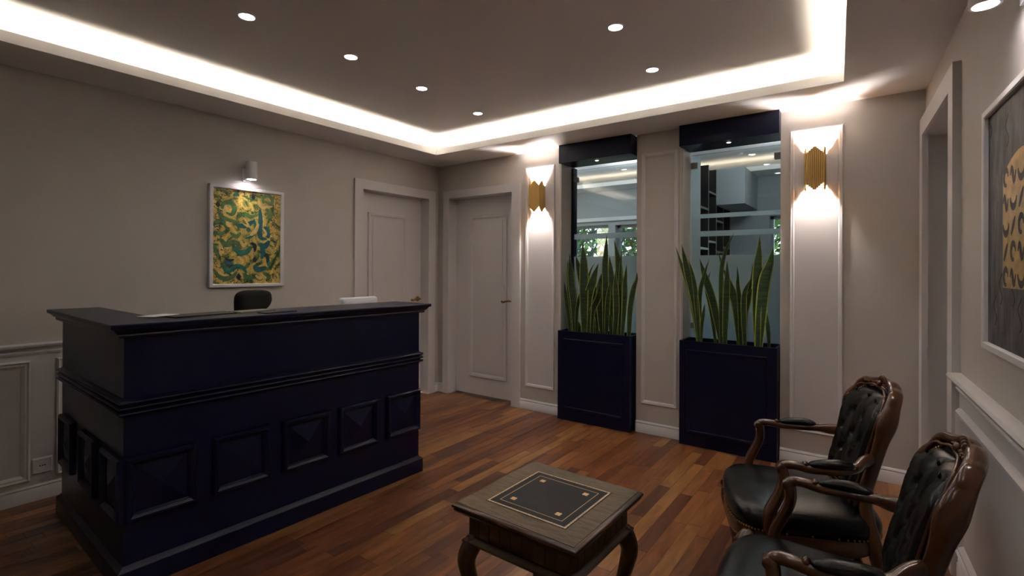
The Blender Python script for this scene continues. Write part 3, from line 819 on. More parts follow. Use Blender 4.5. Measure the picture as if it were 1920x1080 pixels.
# ------------------------------------------------------------------ picture lights and framed pictures
def spot(fr, x, z, y, label):
    t = thing('picture_light', label, 'wall lamp', place(fr, x, 0, z), fr['rot'])
    obj('mount_plate', MB().box(-.030, .030, -.012, 0, -.010, .085), 'plastic_white', t)
    obj('arm', MB().box(-.010, .010, -y + .03, -.012, .02, .045), 'plastic_white', t)
    obj('barrel', MB().lathe([(.034, 0), (.0375, .0), (.0375, .128), (.034, .131), (0.001, .131)], 0, -y, 28), 'plastic_white', t, smooth=40)
    obj('lens', MB().lathe([(.034, .004), (.034, .0015), (.030, 0)], 0, -y, 24), 'lamp', t)
    lamp('picture_beam', 'SPOT', (0, -y, -.006), P_SPOT, (1.0, .9, .76), t, .02, math.radians(100), .8, rot=(math.radians(-9), 0, 0))
    return t
spot(LEFT, -2.035, 1.965, .08, 'white cylinder spotlight on the left wall above the gold and green painting')
spot(RIGHT, 1.93, 2.075, .09, 'white cylinder spotlight at the top right above the slate and gold painting')

def picture(fr, x0, x1, z0, z1, w, label, canvas):
    cx = (x0 + x1) / 2
    t = thing('framed_painting', label, 'painting', place(fr, cx, 0, z0), fr['rot'])
    h = z1 - z0; hw = (x1 - x0) / 2
    obj('frame', MB().frame(-hw, 0, hw, h, 0, [(0, 0), (0, .026), (.003, .030), (w - .003, .030), (w, .027), (w, .014)]), 'plastic_white', t, smooth=30)
    c = obj('canvas', MB().box(-hw + w - .004, hw - w + .004, -.016, -.002, w - .004, h - w + .004), canvas, t)
    return t, c, cx
t, cv, cx = picture(LEFT, -2.300, -1.752, 1.170, 1.908, .024, 'white framed abstract painting of gold with green and teal swirls, left wall', 'gold_canvas')
STROKES = [('T', [(-1.939, 1.758), (-1.934, 1.674), (-1.941, 1.583), (-1.927, 1.539), (-1.886, 1.535)], 0.028), ('T', [(-1.899, 1.631), (-1.887, 1.592), (-1.869, 1.542)], 0.035), ('T', [(-2.105, 1.625), (-2.049, 1.626), (-1.982, 1.666)], 0.028), ('G', [(-2.103, 1.676), (-2.061, 1.713), (-2.006, 1.696), (-1.95, 1.718)], 0.0198), ('G', [(-1.911, 1.806), (-1.915, 1.846), (-1.882, 1.87), (-1.845, 1.848), (-1.849, 1.813), (-1.894, 1.812)], 0.021), ('G', [(-2.212, 1.736), (-2.202, 1.775), (-2.151, 1.786), (-2.125, 1.745), (-2.145, 1.7), (-2.186, 1.712)], 0.0257), ('G', [(-2.242, 1.739), (-2.217, 1.683), (-2.155, 1.656), (-2.087, 1.648)], 0.0198), ('G', [(-2.276, 1.612), (-2.236, 1.641), (-2.194, 1.631), (-2.171, 1.585)], 0.028), ('G', [(-2.228, 1.523), (-2.185, 1.48), (-2.123, 1.498), (-2.068, 1.471)], 0.0303), ('t', [(-2.139, 1.473), (-2.091, 1.426), (-2.037, 1.433), (-2.003, 1.473)], 0.0303), ('K', [(-2.007, 1.499), (-1.977, 1.48), (-1.978, 1.433)], 0.0198), ('T', [(-1.944, 1.498), (-1.903, 1.477), (-1.863, 1.521)], 0.0327), ('T', [(-1.929, 1.471), (-1.912, 1.426), (-1.928, 1.382)], 0.0257), ('K', [(-1.905, 1.412), (-1.877, 1.395), (-1.882, 1.353)], 0.0198), ('K', [(-1.994, 1.373), (-1.977, 1.374), (-1.959, 1.374)], 0.035), ('K', [(-2.113, 1.246), (-2.094, 1.246), (-2.075, 1.246)], 0.0397), ('t', [(-2.041, 1.596), (-2.024, 1.597), (-2.008, 1.598)], 0.035), ('t', [(-2.217, 1.348), (-2.174, 1.287), (-2.112, 1.322), (-2.069, 1.314), (-2.034, 1.273)], 0.0257), ('G', [(-2.259, 1.277), (-2.204, 1.234), (-2.143, 1.244), (-2.106, 1.284)], 0.0257), ('T', [(-1.984, 1.325), (-1.948, 1.299), (-1.885, 1.318)], 0.0303), ('G', [(-2.058, 1.273), (-2.025, 1.229), (-2.01, 1.262)], 0.028), ('K', [(-2.257, 1.763), (-2.241, 1.765), (-2.225, 1.767)], 0.0327), ('K', [(-2.005, 1.841), (-1.989, 1.843), (-1.974, 1.844)], 0.0303), ('t', [(-2.136, 1.839), (-2.115, 1.849), (-2.091, 1.845)], 0.0163), ('L', [(-2.195, 1.768), (-2.176, 1.71), (-2.13, 1.69)], 0.021), ('L', [(-1.953, 1.83), (-1.922, 1.775), (-1.841, 1.791)], 0.0175), ('L', [(-2.066, 1.641), (-2.022, 1.622), (-2.061, 1.686)], 0.0117), ('L', [(-2.011, 1.556), (-1.972, 1.592), (-1.95, 1.65)], 0.021), ('L', [(-2.226, 1.48), (-2.215, 1.428), (-2.23, 1.396)], 0.0257), ('L', [(-2.164, 1.29), (-2.122, 1.268), (-2.112, 1.311)], 0.0163), ('L', [(-2.245, 1.311), (-2.214, 1.263), (-2.163, 1.257)], 0.014), ('L', [(-1.915, 1.551), (-1.892, 1.575), (-1.916, 1.619)], 0.014), ('L', [(-2.081, 1.509), (-2.059, 1.477), (-2.036, 1.502)], 0.0187), ('L', [(-2.176, 1.654), (-2.171, 1.622), (-2.145, 1.614)], 0.0187), ('G', [(-1.893, 1.768), (-1.858, 1.726), (-1.887, 1.689)], 0.0233), ('G', [(-2.265, 1.479), (-2.245, 1.416), (-2.22, 1.375)], 0.021), ('t', [(-1.984, 1.681), (-1.972, 1.603), (-2.005, 1.546), (-2.049, 1.532)], 0.0175), ('G', [(-2.155, 1.57), (-2.113, 1.54), (-2.081, 1.574)], 0.021), ('K', [(-2.19, 1.38), (-2.159, 1.365), (-2.128, 1.374)], 0.014), ('t', [(-1.874, 1.381), (-1.868, 1.324)], 0.021), ('G', [(-2.261, 1.563), (-2.226, 1.555), (-2.191, 1.567)], 0.021), ('G', [(-1.914, 1.278), (-1.867, 1.244), (-1.89, 1.21)], 0.0233), ('L', [(-1.97, 1.256), (-1.936, 1.233), (-1.891, 1.255)], 0.0163), ('K', [(-2.164, 1.311), (-2.133, 1.328), (-2.08, 1.312)], 0.0117), ('B', [(-2.183, 1.362), (-2.164, 1.346), (-2.141, 1.352)], 0.0187)]
for k, (c, pts, w) in enumerate(STROKES):
    w *= 1.35; P = catmull([(a - cx, b - 1.170) for a, b in pts], 5); n = len(P); y = -.0162 - .0002 * (k % 7)
    mb = MB(); dot = len(pts) == 3 and abs(pts[0][1] - pts[2][1]) < .006 and c in 'Kt' and abs(pts[0][0] - pts[2][0]) < .06
    l, r_ = [], []
    for i, p in enumerate(P):
        a, b = P[max(i - 1, 0)], P[min(i + 1, n - 1)]
        d = Vector((b[0] - a[0], b[1] - a[1])).normalized(); q = Vector((-d.y, d.x))
        tt = i / (n - 1)
        hw = w / 2 * ((1 - abs(2 * tt - 1)) if dot else (math.sin(PI * (.08 + .88 * tt)) ** .7)) + .0006
        l.append((p[0] + q.x * hw, p[1] + q.y * hw)); r_.append((p[0] - q.x * hw, p[1] - q.y * hw))
    mb.rings([[(a[0], y, a[1]) for a in l], [(a[0], y, a[1]) for a in r_]], closed=False, cap0=False, cap1=False)
    mb.rings([[(a[0], y + .001, a[1]) for a in l], [(a[0], y + .001, a[1]) for a in r_]], closed=False, cap0=False, cap1=False)
    obj('brush_stroke', mb, c, cv)
sq_ = MB()                                            # fine dark squiggles filling the margins
for i in range(170):
    e = random.random()
    if e < .34: u0, v0 = random.uniform(-.235, -.185), random.uniform(.04, .70)
    elif e < .72: u0, v0 = random.uniform(.175, .235), random.uniform(.04, .70)
    elif e < .87: u0, v0 = random.uniform(-.22, .22), random.uniform(.67, .705)
    else: u0, v0 = random.uniform(-.22, .22), random.uniform(.03, .055)
    a = random.uniform(0, 6.3); r0 = random.uniform(.006, .013); ph = random.uniform(1.5, 4.5)
    l, r_ = [], []
    for k in range(7):
        b = a + ph * k / 6; hw = .0009 + .0016 * math.sin(PI * k / 6)
        l.append((u0 + math.cos(b) * (r0 + hw), -.0164, v0 + math.sin(b) * (r0 + hw))); r_.append((u0 + math.cos(b) * (r0 - hw), -.0164, v0 + math.sin(b) * (r0 - hw)))
    sq_.rings([l, r_], closed=False, cap0=False, cap1=False)
o = obj('fine_squiggles', sq_, 'K', cv); o['kind'] = 'stuff'
# dark painting at the right edge
t, cv, cx = picture(RIGHT, 1.552, 2.34, 1.048, 1.853, .024, 'white framed slate painting with an old gold panel of dark swirls, right wall', 'dark_canvas')
g = obj('gold_panel', MB().box(1.76 - cx, 2.13 - cx, -.0175, -.016, .212, .560).rings([[(1.76 - cx + (.37) * k / 12, yy, .559 + .05 * math.sin(PI * k / 12)) for k in range(13)] for yy in (-.0175, -.016)]), 'gold_panel', t)
for row in range(5):
    for col in range(5):
        bx = 1.795 - cx + .075 * col; bz = .245 + .075 * row
        k = (row * 3 + col) % 4
        if k == 0: ring = [(bx + .022 * math.cos(a * .5), bz + .024 * math.sin(a * .5)) for a in range(0, 11)]
        elif k == 1: ring = [(bx - .03 + .006 * a, bz + .022 * math.sin(a * .75)) for a in range(0, 10)]
        elif k == 2: ring = [(bx + .030 * math.cos(PI + a * .35), bz + .010 + .030 * math.sin(PI + a * .35)) for a in range(0, 10)]
        else: ring = [(bx - .022 + .0045 * a, bz - .026 + .0058 * a) for a in range(0, 10)]
        n = len(ring); l, r_ = [], []
        for i, p in enumerate(ring):
            a, b = ring[max(i - 1, 0)], ring[min(i + 1, n - 1)]
            d = Vector((b[0] - a[0], b[1] - a[1])).normalized(); hw = .0045 + .0065 * math.sin(PI * i / (n - 1))
            l.append((p[0] - d.y * hw, p[1] + d.x * hw)); r_.append((p[0] + d.y * hw, p[1] - d.x * hw))
        mb = MB().rings([[(a[0], -.0179, a[1]) for a in l], [(a[0], -.0179, a[1]) for a in r_]], closed=False, cap0=False, cap1=False)
        obj('ink_stroke', mb, 'ink', g)
for i in range(10):                                   # faint dark letter-like loops on the slate ground
    bx = 1.60 + .065 * i - cx; bz = .09 if i % 2 else .16
    pts = [(bx + .018 * math.sin(a * .9), -.0163, bz + .012 * a + (.55 if i % 3 == 0 else 0)) for a in range(0, 9)]
    obj('ink_stroke', MB().sweep(pts, (.003, .0006), 5, up=(0, 1, 0)), 'ink', cv)

# ------------------------------------------------------------------ wall socket
t = thing('wall_socket', 'white triple power socket low on the left wall beside the desk', 'socket', (.006, -3.164, .192), PI / 2)
obj('cover_plate', MB().frame(-.044, -.044, .044, .044, 0, [(0, 0), (.003, .008), (.008, .010)]).box(-.038, .038, -.0095, 0, -.038, .038), 'white_low', t)
obj('socket_face', MB().lathe([(.024, -.009), (.022, -.0105), (.019, -.007)], 0, 0, 20, 'y'), 'plastic_white', t)
for k in (-1, 0, 1):
    obj('socket_hole', MB().lathe([(.0035, -.0100), (.0035, -.0115)], k * .010, 0, 10, 'y'), 'plastic_black', t)
for o in t.children:
    pass

# ------------------------------------------------------------------ reception desk
DA = -math.atan(0.03763)
K = math.cos(DA)
DESK = thing('reception_desk', 'navy L-shaped reception desk with raised square panels', 'desk', (0, 0, 0), DA)
FX2, FY0, FX, FY1 = .414, -3.125, 1.480, -1.566
foot = [(FX2, FY0), (FX, FY0), (FX, FY1), (1.235, FY1), (1.235, -3.010), (FX2, -3.010)]
# the fitted local axes carry a factor 1/cos; scale the footprint to match
S_ = math.sqrt(1 + .03763 ** 2)
foot = [(a * S_, b * S_) for a, b in foot]
FX2, FY0, FX, FY1 = [v * S_ for v in (FX2, FY0, FX, FY1)]
obj('carcass', poly_rings(MB(), foot, [(0, .09), (0, 1.04)]), 'navy', DESK)
obj('plinth', poly_rings(MB(), foot, [(.020, 0), (.020, .082), (.014, .090), (.008, .094), (.004, .100), (0, .102)]), 'navy', DESK, smooth=30)
ribs = []
for k in range(3):
    z = .707 + .0225 * k
    ribs += [(.006, z), (.017, z + .003), (.021, z + .010), (.017, z + .017), (.006, z + .020)]
obj('rib_moulding', poly_rings(MB(), foot, [(0, .702)] + ribs + [(0, .778)]), 'navy', DESK, smooth=50)
obj('countertop', poly_rings(MB(), foot, [(0, 1.028), (.022, 1.028), (.026, 1.036), (.024, 1.042), (.032, 1.046), (.040, 1.056), (.046, 1.064), (.054, 1.066), (.056, 1.074), (.056, 1.080), (.053, 1.084)]), 'navy', DESK, smooth=30)
PF = [(0, -.002), (0, .016), (.006, .024), (.016, .025), (.026, .018), (.030, .010), (.034, .008)]
def raised(parent_rot, px, py, label=None):
    mb = MB().frame(-.130, .275, .130, .535, 0, PF)
    o = obj('raised_panel', mb, 'navy', DESK, smooth=35, loc=(px, py, 0), rot=parent_rot)
    py_ = MB(); c = .094
    b = len(py_.v); py_.v += [(-c, -.004, .405 - c), (c, -.004, .405 - c), (c, -.004, .405 + c), (-c, -.004, .405 + c), (0, -.024, .405)]
    for i in range(4): py_.face((b + i, b + (i + 1) % 4, b + 4))
    py_.box(-c - .004, c + .004, -.004, .001, .405 - c - .004, .405 + c + .004)
    obj('pyramid_block', py_, 'navy', o)
for yc in (-2.992, -2.666, -2.341, -2.020, -1.695): raised(PI / 2, FX, yc * S_)
for xc in (.580, .985, 1.398): raised(0, xc, FY0) if False else None
for xc in (.578, .990, 1.375): raised(0, xc * S_ if xc < 1.3 else FX - .118, FY0)
obj('inner_worktop', MB().box(.80, 1.237, -2.98, FY1 + .0, .715, .74), 'navy', DESK)
obj('side_support', MB().box(.80, 1.237, FY1 - .03, FY1, 0, .715), 'navy', DESK)
top = 1.084
def flat(name, label, cat, pts, z0, th, m, extra=None):
    t = thing(name, label, cat, (pts[0][0], pts[0][1], z0))
    q = [(a - pts[0][0], b - pts[0][1]) for a, b in pts]
    obj('sheet' if th < .003 else 'cover', MB().rings([[(a, b, 0) for a, b in q], [(a, b, th) for a, b in q]]), m, t)
    return t
def quad(cx, cy, w, d, a):
    c, s = math.cos(a), math.sin(a)
    return [(cx + c * u - s * v, cy + s * u + c * v) for u, v in ((-w, -d), (w, -d), (w, d), (-w, d))]
flat('folder', 'flat black folder lying under a white sheet on the desk top', 'folder', quad(1.20, -2.83, .075, .15, .10), top, .006, 'plastic_black')
flat('paper_sheet', 'white sheet of paper near the left corner of the desk top', 'paper', quad(1.155, -2.99, .045, .07, .5), top + .0065, .0012, 'paper')
t = flat('box_file', 'low grey-olive case lying on the desk top in front of the office chair', 'box', quad(1.235, -2.60, .05, .095, .12), top, .010, 'folder_grey')
obj('clasp', MB().box(.02, .05, -.004, .0, .003, .008), 'chrome', t)
flat('notebook', 'thin navy notebook on the desk top right of the grey case', 'notebook', quad(1.345, -2.53, .035, .085, .06), top, .006, 'folder_navy')

# ------------------------------------------------------------------ monitor
t = thing('monitor', 'white-backed monitor showing above the desk top in front of the first door', 'monitor', (.90, -1.70, .74), .02)
def rrect(w, h, r, x, n=6):
    out = []
    for cx_, cz_, a0 in ((w - r, h - r, 0), (-w + r, h - r, 90), (-w + r, -h + r, 180), (w - r, -h + r, 270)):
        for k in range(n + 1):
            a = math.radians(a0 + 90 * k / n); out.append((x, cx_ + r * math.cos(a), cz_ + r * math.sin(a)))
    return out
sh = MB()
hh, ww = .150, .158
loops = [[(p[0], p[1], p[2] + .222) for p in rrect(ww * k, hh * k, .022 * k, xx)] for xx, k in ((-.012, .985), (-.008, 1), (.004, 1), (.012, .985), (.018, .93), (.022, .6))]
sh.rings(loops)
obj('back_shell', sh, 'plastic_white', t, smooth=50)
obj('screen', MB().box(-.0145, -.0125, -.145, .145, .085, .36), 'plastic_black', t)
st = MB().sweep([(.02, 0, .20), (.05, 0, .12), (.055, 0, .02)], (.035, .005), 8, up=(1, 0, 0))
obj('stand', st, 'plastic_white', t, smooth=50)
obj('foot', MB().lathe([(.075, 0), (.075, .004), (.070, .008)], .04, 0, 24), 'plastic_white', t, smooth=40)

# ------------------------------------------------------------------ office chair behind the desk
t = thing('office_chair', 'black swivel office chair behind the desk, only its backrest showing', 'chair', (.575, -2.345, 0), math.radians(30))
# local +x is forward; backrest plane near x = .12 (chair turned towards the desk)
def blob(profile, xc, xf, n=28):
    pass
bk = MB(); loops = []
for xx, k in ((-.020, .80), (-.030, .93), (-.022, 1.0), (0, 1.02), (.018, .98), (.026, .86), (.026, .5)):
    l = []
    for j in range(32):
        a = 2 * PI * j / 32
        ca, sa = math.cos(a), math.sin(a)
        y = .165 * math.copysign(abs(ca) ** .55, ca) * k
        z = .072 * math.copysign(abs(sa) ** .62, sa) * k
        z += .030 * (y / .165) * (1 if sa < 0 else -.15)     # lower edge slopes to the stem
        l.append((xx + .10 - .35 * y * y, y, 1.100 + z))
    loops.append(l)
bk.rings(loops)
obj('backrest', bk, 'mesh_black', t, smooth=70)
obj('back_stem', MB().sweep(catmull([(.085, -.03, 1.06), (.05, 0, .85), (.04, 0, .62), (.12, 0, .45), (.25, 0, .43)], 5), (.028, .012), 8, up=(0, 1, 0)), 'plastic_black', t, smooth=60)
sl = []
for z, k in ((.43, .9), (.445, 1), (.47, 1.02), (.50, .95), (.51, .7)):
    sl.append([(.27 + .22 * k * math.copysign(abs(math.cos(a)) ** .6, math.cos(a)), .23 * k * math.copysign(abs(math.sin(a)) ** .6, math.sin(a)), z) for a in [2 * PI * j / 28 for j in range(28)]])
obj('seat', MB().rings(sl), 'mesh_black', t, smooth=70)
obj('gas_column', MB().lathe([(.03, .08), (.03, .25), (.018, .25), (.018, .43)], .25, 0, 14), 'plastic_black', t, smooth=40)
for k in range(5):
    a = 2 * PI * k / 5 + .3
    c, s = math.cos(a), math.sin(a)
    l = obj('base_leg', MB().sweep([(.25, 0, .10), (.25 + .15 * c, .15 * s, .085), (.25 + .28 * c, .28 * s, .065)], [(.022, .018), (.018, .014), (.014, .010)], 8), 'plastic_black', t, smooth=50)
    obj('caster', MB().lathe([(.020, -.018), (.026, -.012), (.026, .012), (.020, .018)], .25 + .28 * c, .28 * s, 12, 'y', .026), 'plastic_black', l, smooth=40)

# ------------------------------------------------------------------ low table with leather inlay
TB = thing('side_table', 'square dark wooden side table with a gold-tooled black leather inlay', 'table', (2.905, -2.408, 0), math.radians(-1.2))
HT = .52; h = .240
def sq(a): return [(-a, -a), (a, -a), (a, a), (-a, a)]
obj('tabletop', poly_rings(MB(), sq(h), [(-.030, HT - .045), (-.026, HT - .040), (-.012, HT - .032), (-.004, HT - .022), (-.007, HT - .019), (0, HT - .014), (.0, HT - .007), (-.007, HT - .001), (-.012, HT)]), 'walnut_dark', TB, smooth=35)
obj('top_veneer', MB().box(-h + .013, h - .013, -h + .013, h - .013, HT - .001, HT + .0012), 'oak', TB)
q = .158
obj('leather_inlay', MB().box(-q, q, -q, q, HT + .0006, HT + .0020), 'leather_ink', TB)
def ringf(a, w, z): 
    mb = MB()
    return mb.box(-a, a, -a, -a + w, z, z + .0006).box(-a, a, a - w, a, z, z + .0006).box(-a, -a + w, -a + w, a - w, z, z + .0006).box(a - w, a, -a + w, a - w, z, z + .0006)
obj('gold_border', ringf(q - .003, .0065, HT + .0018), 'gold_tool', TB)
obj('gold_line', ringf(q - .034, .0018, HT + .0018), 'gold_leafp', TB)
for sx in (-1, 1):
    for sy in (-1, 1):
        mb = MB()
        for k in range(4):
            a = PI / 4 + k * PI / 2; c, s = math.cos(a), math.sin(a)
            cx_, cy_ = sx * .090 + c * .0065, sy * .090 + s * .0065
            mb.rings([[(cx_ + .0058 * math.cos(b * PI / 4), cy_ + .0058 * math.sin(b * PI / 4), z) for b in range(8)] for z in (HT + .0018, HT + .0025)])
        mb.rings([[(sx * .090 + .004 * math.cos(b * PI / 4), sy * .090 + .004 * math.sin(b * PI / 4), z) for b in range(8)] for z in (HT + .0018, HT + .0027)])
        obj('gold_flower', mb, 'gold_leafp', TB)
ap = h - .042
obj('apron', poly_rings(MB(), sq(ap - .007), [(0, HT - .125), (0, HT - .042)]), 'walnut_dark', TB)
for side in range(4):
    a = side * PI / 2; c, s = math.cos(a), math.sin(a)
    for k in range(9):
        u0 = -ap + (2 * ap) * k / 9 + .0012; u1 = -ap + (2 * ap) * (k + 1) / 9 - .0012
        mb = MB().box(u0, u1, -ap, -ap + .008, HT - .118, HT - .044)
        mb.v = [(c * x - s * y, s * x + c * y, z) for x, y, z in mb.v]
        obj('apron_slat', mb, 'walnut_dark', TB)
obj('lower_moulding', poly_rings(MB(), sq(ap), [(-.01, HT - .140), (.006, HT - .140), (.016, HT - .134), (.018, HT - .127), (.013, HT - .122), (.008, HT - .119), (.004, HT - .112), (-.008, HT - .110)]), 'walnut_dark', TB, smooth=35)
for sx in (-1, 1):
    for sy in (-1, 1):
        P_ = [(ap - .022, .395), (ap - .004, .365), (ap + .006, .320), (ap - .004, .255), (ap - .022, .170), (ap - .030, .100), (ap - .020, .045), (ap - .004, .022), (ap - .002, .0)]
        R_ = [.030, .034, .031, .026, .020, .0165, .0165, .024, .022]
        C_ = catmull([(a, b, r) for (a, b), r in zip(P_, R_)], 4)
        obj('leg', MB().sweep([(sx * a, sy * a, b) for a, b, r in C_], [(r, r) for a, b, r in C_], 10, up=(sx, -sy, 0)), 'walnut_dark', TB, smooth=60)

# ------------------------------------------------------------------ carved armchairs
def armchair(label):
    t = thing('armchair', label, 'armchair', (0, 0, 0), 0, 'carved walnut armchairs with black leather')
    # local +x = forward (towards the sitter's knees), origin on the floor below the back
    def hw(u): return .215 + (.262 - .215) * (u + .02) / .48
    def outline(k, n=56, uc=.215, hu=.240):
        out = []
        for j in range(n):
            a = 2 * PI * j / n; ca, sa = math.cos(a), math.sin(a)
            u = uc + hu * k * math.copysign(abs(ca) ** .42, ca)
            v = hw(u) * k * math.copysign(abs(sa) ** .42, sa)
            if ca > 0: u += .022 * math.cos(v / .26 * PI / 2) * k * ca
            out.append((u, v, a))
        return out
    # seat rail with serpentine lower edge
    def low(a, n=2):
        return .022 * (.5 + .5 * math.cos(4 * a)) 
    loops = []
    for k, z, f in ((.955, .362, 0), (1.0, .362, 0), (1.025, .350, 0), (1.015, .330, .5), (1.022, .315, 1), (1.0, .300, 1), (.95, .300, 1)):
        loops.append([(u, v, z - (.5 - .5 * math.cos(4 * a)) * -.020 * f) for u, v, a in outline(k)])
    obj('seat_rail', MB().rings(loops[::-1]), 'walnut', t, smooth=50)
    loops = []
    for k, z in ((.96, .362), (1.0, .368), (1.03, .385), (1.035, .402), (1.02, .418), (.97, .432), (.88, .441), (.72, .447), (.5, .451), (.25, .453), (.06, .4535)):
        loops.append([(u, v, z) for u, v, a in outline(k)])
    seat = obj('seat', MB().rings(loops), 'leather', t, smooth=80)
    nb = MB()
    for u, v, a in outline(1.028, 84): nb.ball((u, v, .370), .0042, 6)
    o = obj('nail_trim', nb, 'brass', seat, smooth=80); o['kind'] = 'stuff'
    # back: curved in plan, reclined
    ZB, ZT = .455, .865
    def plane(v, z): return .035 - (z - ZB) * .27 + 1.1 * v * v
    side = [(.150, .462), (.166, .50), (.170, .58), (.174, .66), (.182, .72), (.188, .760), (.180, .800), (.164, .826), (.156, .848), (.134, .866), (.100, .870), (.068, .878), (.034, .882), (.0, .878)]
    right = catmull(side, 3)
    full = [(-v, z) for v, z in right] + [(v, z) for v, z in right[::-1][1:]]
    full = full + [(.10, .456), (.05, .452), (0, .452), (-.05, .452), (-.10, .456)]
    pts = [(plane(v, z) - .012, v, z) for v, z in full]
    rad = []
    for v, z in full:
        swell = math.exp(-((z - .775) / .05) ** 2)
        rad.append((.022 + .009 * swell, .0150 + .003 * swell) if z > .47 else (.020, .014))
    bf = MB().sweep(pts, rad, 10, up=(0, 0, 1), closed=True) if False else MB()
    # sweep with a constant depth axis (the chair's forward direction)
    loops = []
    n = len(pts)
    for i, p in enumerate(pts):
        p = Vector(p); d = (Vector(pts[(i + 1) % n]) - Vector(pts[i - 1])).normalized()
        f = Vector((1, 0, .2)); f = (f - d * f.dot(d)).normalized(); s_ = d.cross(f)
        rx, ry = rad[i]
        loops.append([p + f * (rx * math.copysign(abs(math.cos(2 * PI * j / 12)) ** .8, math.cos(2 * PI * j / 12))) + s_ * (ry * math.copysign(abs(math.sin(2 * PI * j / 12)) ** .8, math.sin(2 * PI * j / 12))) for j in range(12)])
    loops.append(loops[0]); bf.rings(loops, cap0=False, cap1=False)
    bfo = obj('back_frame', bf, 'walnut', t, smooth=60)
    # raised bead that follows the frame
    loops = [(plane(v * .93, z) + .020, v * .93, z - (.012 if z > .8 else 0)) for v, z in full]
    obj('frame_bead', MB().sweep(loops, (.0045, .0045), 6, up=(1, 0, 0), closed=True), 'walnut', bfo, smooth=70)
    cv_ = MB()
    for k in range(7):
        a = PI * (k - 3) / 7.5
        c = Vector((plane(0, .895) + .010, .026 * math.sin(a), .883 + .017 * math.cos(a)))
        cv_.ball(c, .0105, 8, (.9, .55, 1.15))
    cv_.ball((plane(0, .89) + .018, 0, .880), .012, 8, (1, 1, 1))
    for s in (-1, 1):
        for k in range(4):
            cv_.ball((plane(.05, .89) + .014, s * (.034 + .013 * k), .880 - .003 * k), .008 - .001 * k, 6, (1, 1.5, .8))
    obj('carved_crest', cv_, 'walnut', bfo, smooth=70)
    # padded leather back with buttons
    inner = right
    def widthat(z):
        for i in range(len(inner) - 1):
            (v0, z0), (v1, z1) = inner[i], inner[i + 1]
            if z0 <= z <= z1 and z1 > z0: return v0 + (v1 - v0) * (z - z0) / (z1 - z0)
        return inner[0][0]
    NU, NV = 28, 40
    btn = [(s * .105 if r % 2 == 0 else (s + .5 * (1 if s >= 0 else 1)) * .105, .535 + .075 * r) for r in range(5) for s in ((-1, 0, 1) if r % 2 == 0 else (-2, -1, 0, 1))]
    btn = [(b[0] * .95, b[1]) for b in btn if abs(b[0]) < .15]
    def padpt(s_, tt, sign):
        z = ZB + .018 + tt * (ZT - ZB - .030)
        zz = min(z, .846)
        w = widthat(zz) - .012
        arch = 1.0
        if tt > .80: arch = math.sqrt(max(0.02, 1 - ((tt - .80) / .2) ** 2 * .55))
        if tt < .12: arch = .90 + .10 * tt / .12
        v = s_ * w * arch
        e = max(0, 1 - abs(s_) ** 4) * max(0, 1 - abs(2 * tt - 1) ** 6)
        b = .055 * e ** .5
        if sign > 0:
            dd = 0
            for bv, bz in btn:
                r2 = ((v - bv) ** 2 + (z - bz) ** 2)
                dd += .020 * math.exp(-r2 / .00035)
            # diamond folds joining the buttons
            g1 = abs(((v / .10 + (z - .535) / .15) % 1) - .5); g2 = abs(((v / .10 - (z - .535) / .15) % 1) - .5)
            dd += .008 * (math.exp(-((.5 - g1) / .09) ** 2) + math.exp(-((.5 - g2) / .09) ** 2)) * min(1, e * 1.2)
            return (plane(v, z) + .006 + b - dd * e, v, z)
        return (plane(v, z) - .020 - b * .25, v, z)
    mb = MB()
    for sg in (1, -1):
        b0 = len(mb.v)
        for j in range(NV + 1):
            for i in range(NU + 1): mb.v.append(padpt(-1 + 2 * i / NU, j / NV, sg))
        for j in range(NV):
            for i in range(NU):
                a = b0 + j * (NU + 1) + i; q_ = (a, a + 1, a + NU + 2, a + NU + 1)
                mb.face(q_ if sg > 0 else q_[::-1])
    n0 = (NU + 1) * (NV + 1)
    edge = [i for i in range(NU + 1)] + [j * (NU + 1) + NU for j in range(1, NV + 1)] + [NV * (NU + 1) + i for i in range(NU - 1, -1, -1)] + [j * (NU + 1) for j in range(NV - 1, 0, -1)]
    for i in range(len(edge)):
        a, b = edge[i], edge[(i + 1) % len(edge)]
        mb.face((a, b, n0 + b, n0 + a)[::-1])
    pad = obj('backrest', mb, 'leather', t, smooth=80)
    for bv, bz in btn:
        if abs(bv) < widthat(bz) - .05: obj('button', MB().ball((plane(bv, bz) + .040, bv, bz), .0085, 8, (.5, 1, 1)), 'leather', pad, smooth=80)
    nb = MB()
    for i in range(0, 62):
        tt = i / 61
        for s in (-1, 1):
            x_, v_, z_ = padpt(s * .99, tt, -1); nb.ball((plane(v_, z_) + .016, v_, z_), .0036, 6)
    o = obj('nail_trim', nb, 'brass', pad, smooth=80); o['kind'] = 'stuff'
    for s in (-1, 1):
        # rear leg and back post in one curved member
        C_ = catmull([(-.075, .190, 0, .015), (-.045, .192, .12, .017), (-.005, .195, .26, .022), (.015, .196, .345, .026), (.026, .190, .40, .024), (.034, .172, .47, .021), (.028, .174, .52, .016)], 4)
        obj('leg', MB().sweep([(a, s * b, c) for a, b, c, r in C_], [(r, r * 1.15) for a, b, c, r in C_], 10, up=(0, 1, 0)), 'walnut', t, smooth=60)
        # cabriole front leg with a carved knee and scrolled toe
        C_ = catmull([(.400, .215, .345, .028), (.432, .240, .320, .034), (.446, .250, .275, .031), (.436, .243, .200, .022), (.420, .232, .120, .0165), (.416, .230, .060, .0155), (.430, .240, .025, .021), (.440, .246, .0, .019)], 4)
        fl_ = obj('leg', MB().sweep([(a, s * b, c) for a, b, c, r in C_], [(r, r) for a, b, c, r in C_], 10, up=(0, 1, 0)), 'walnut', t, smooth=60)
        kn = MB()
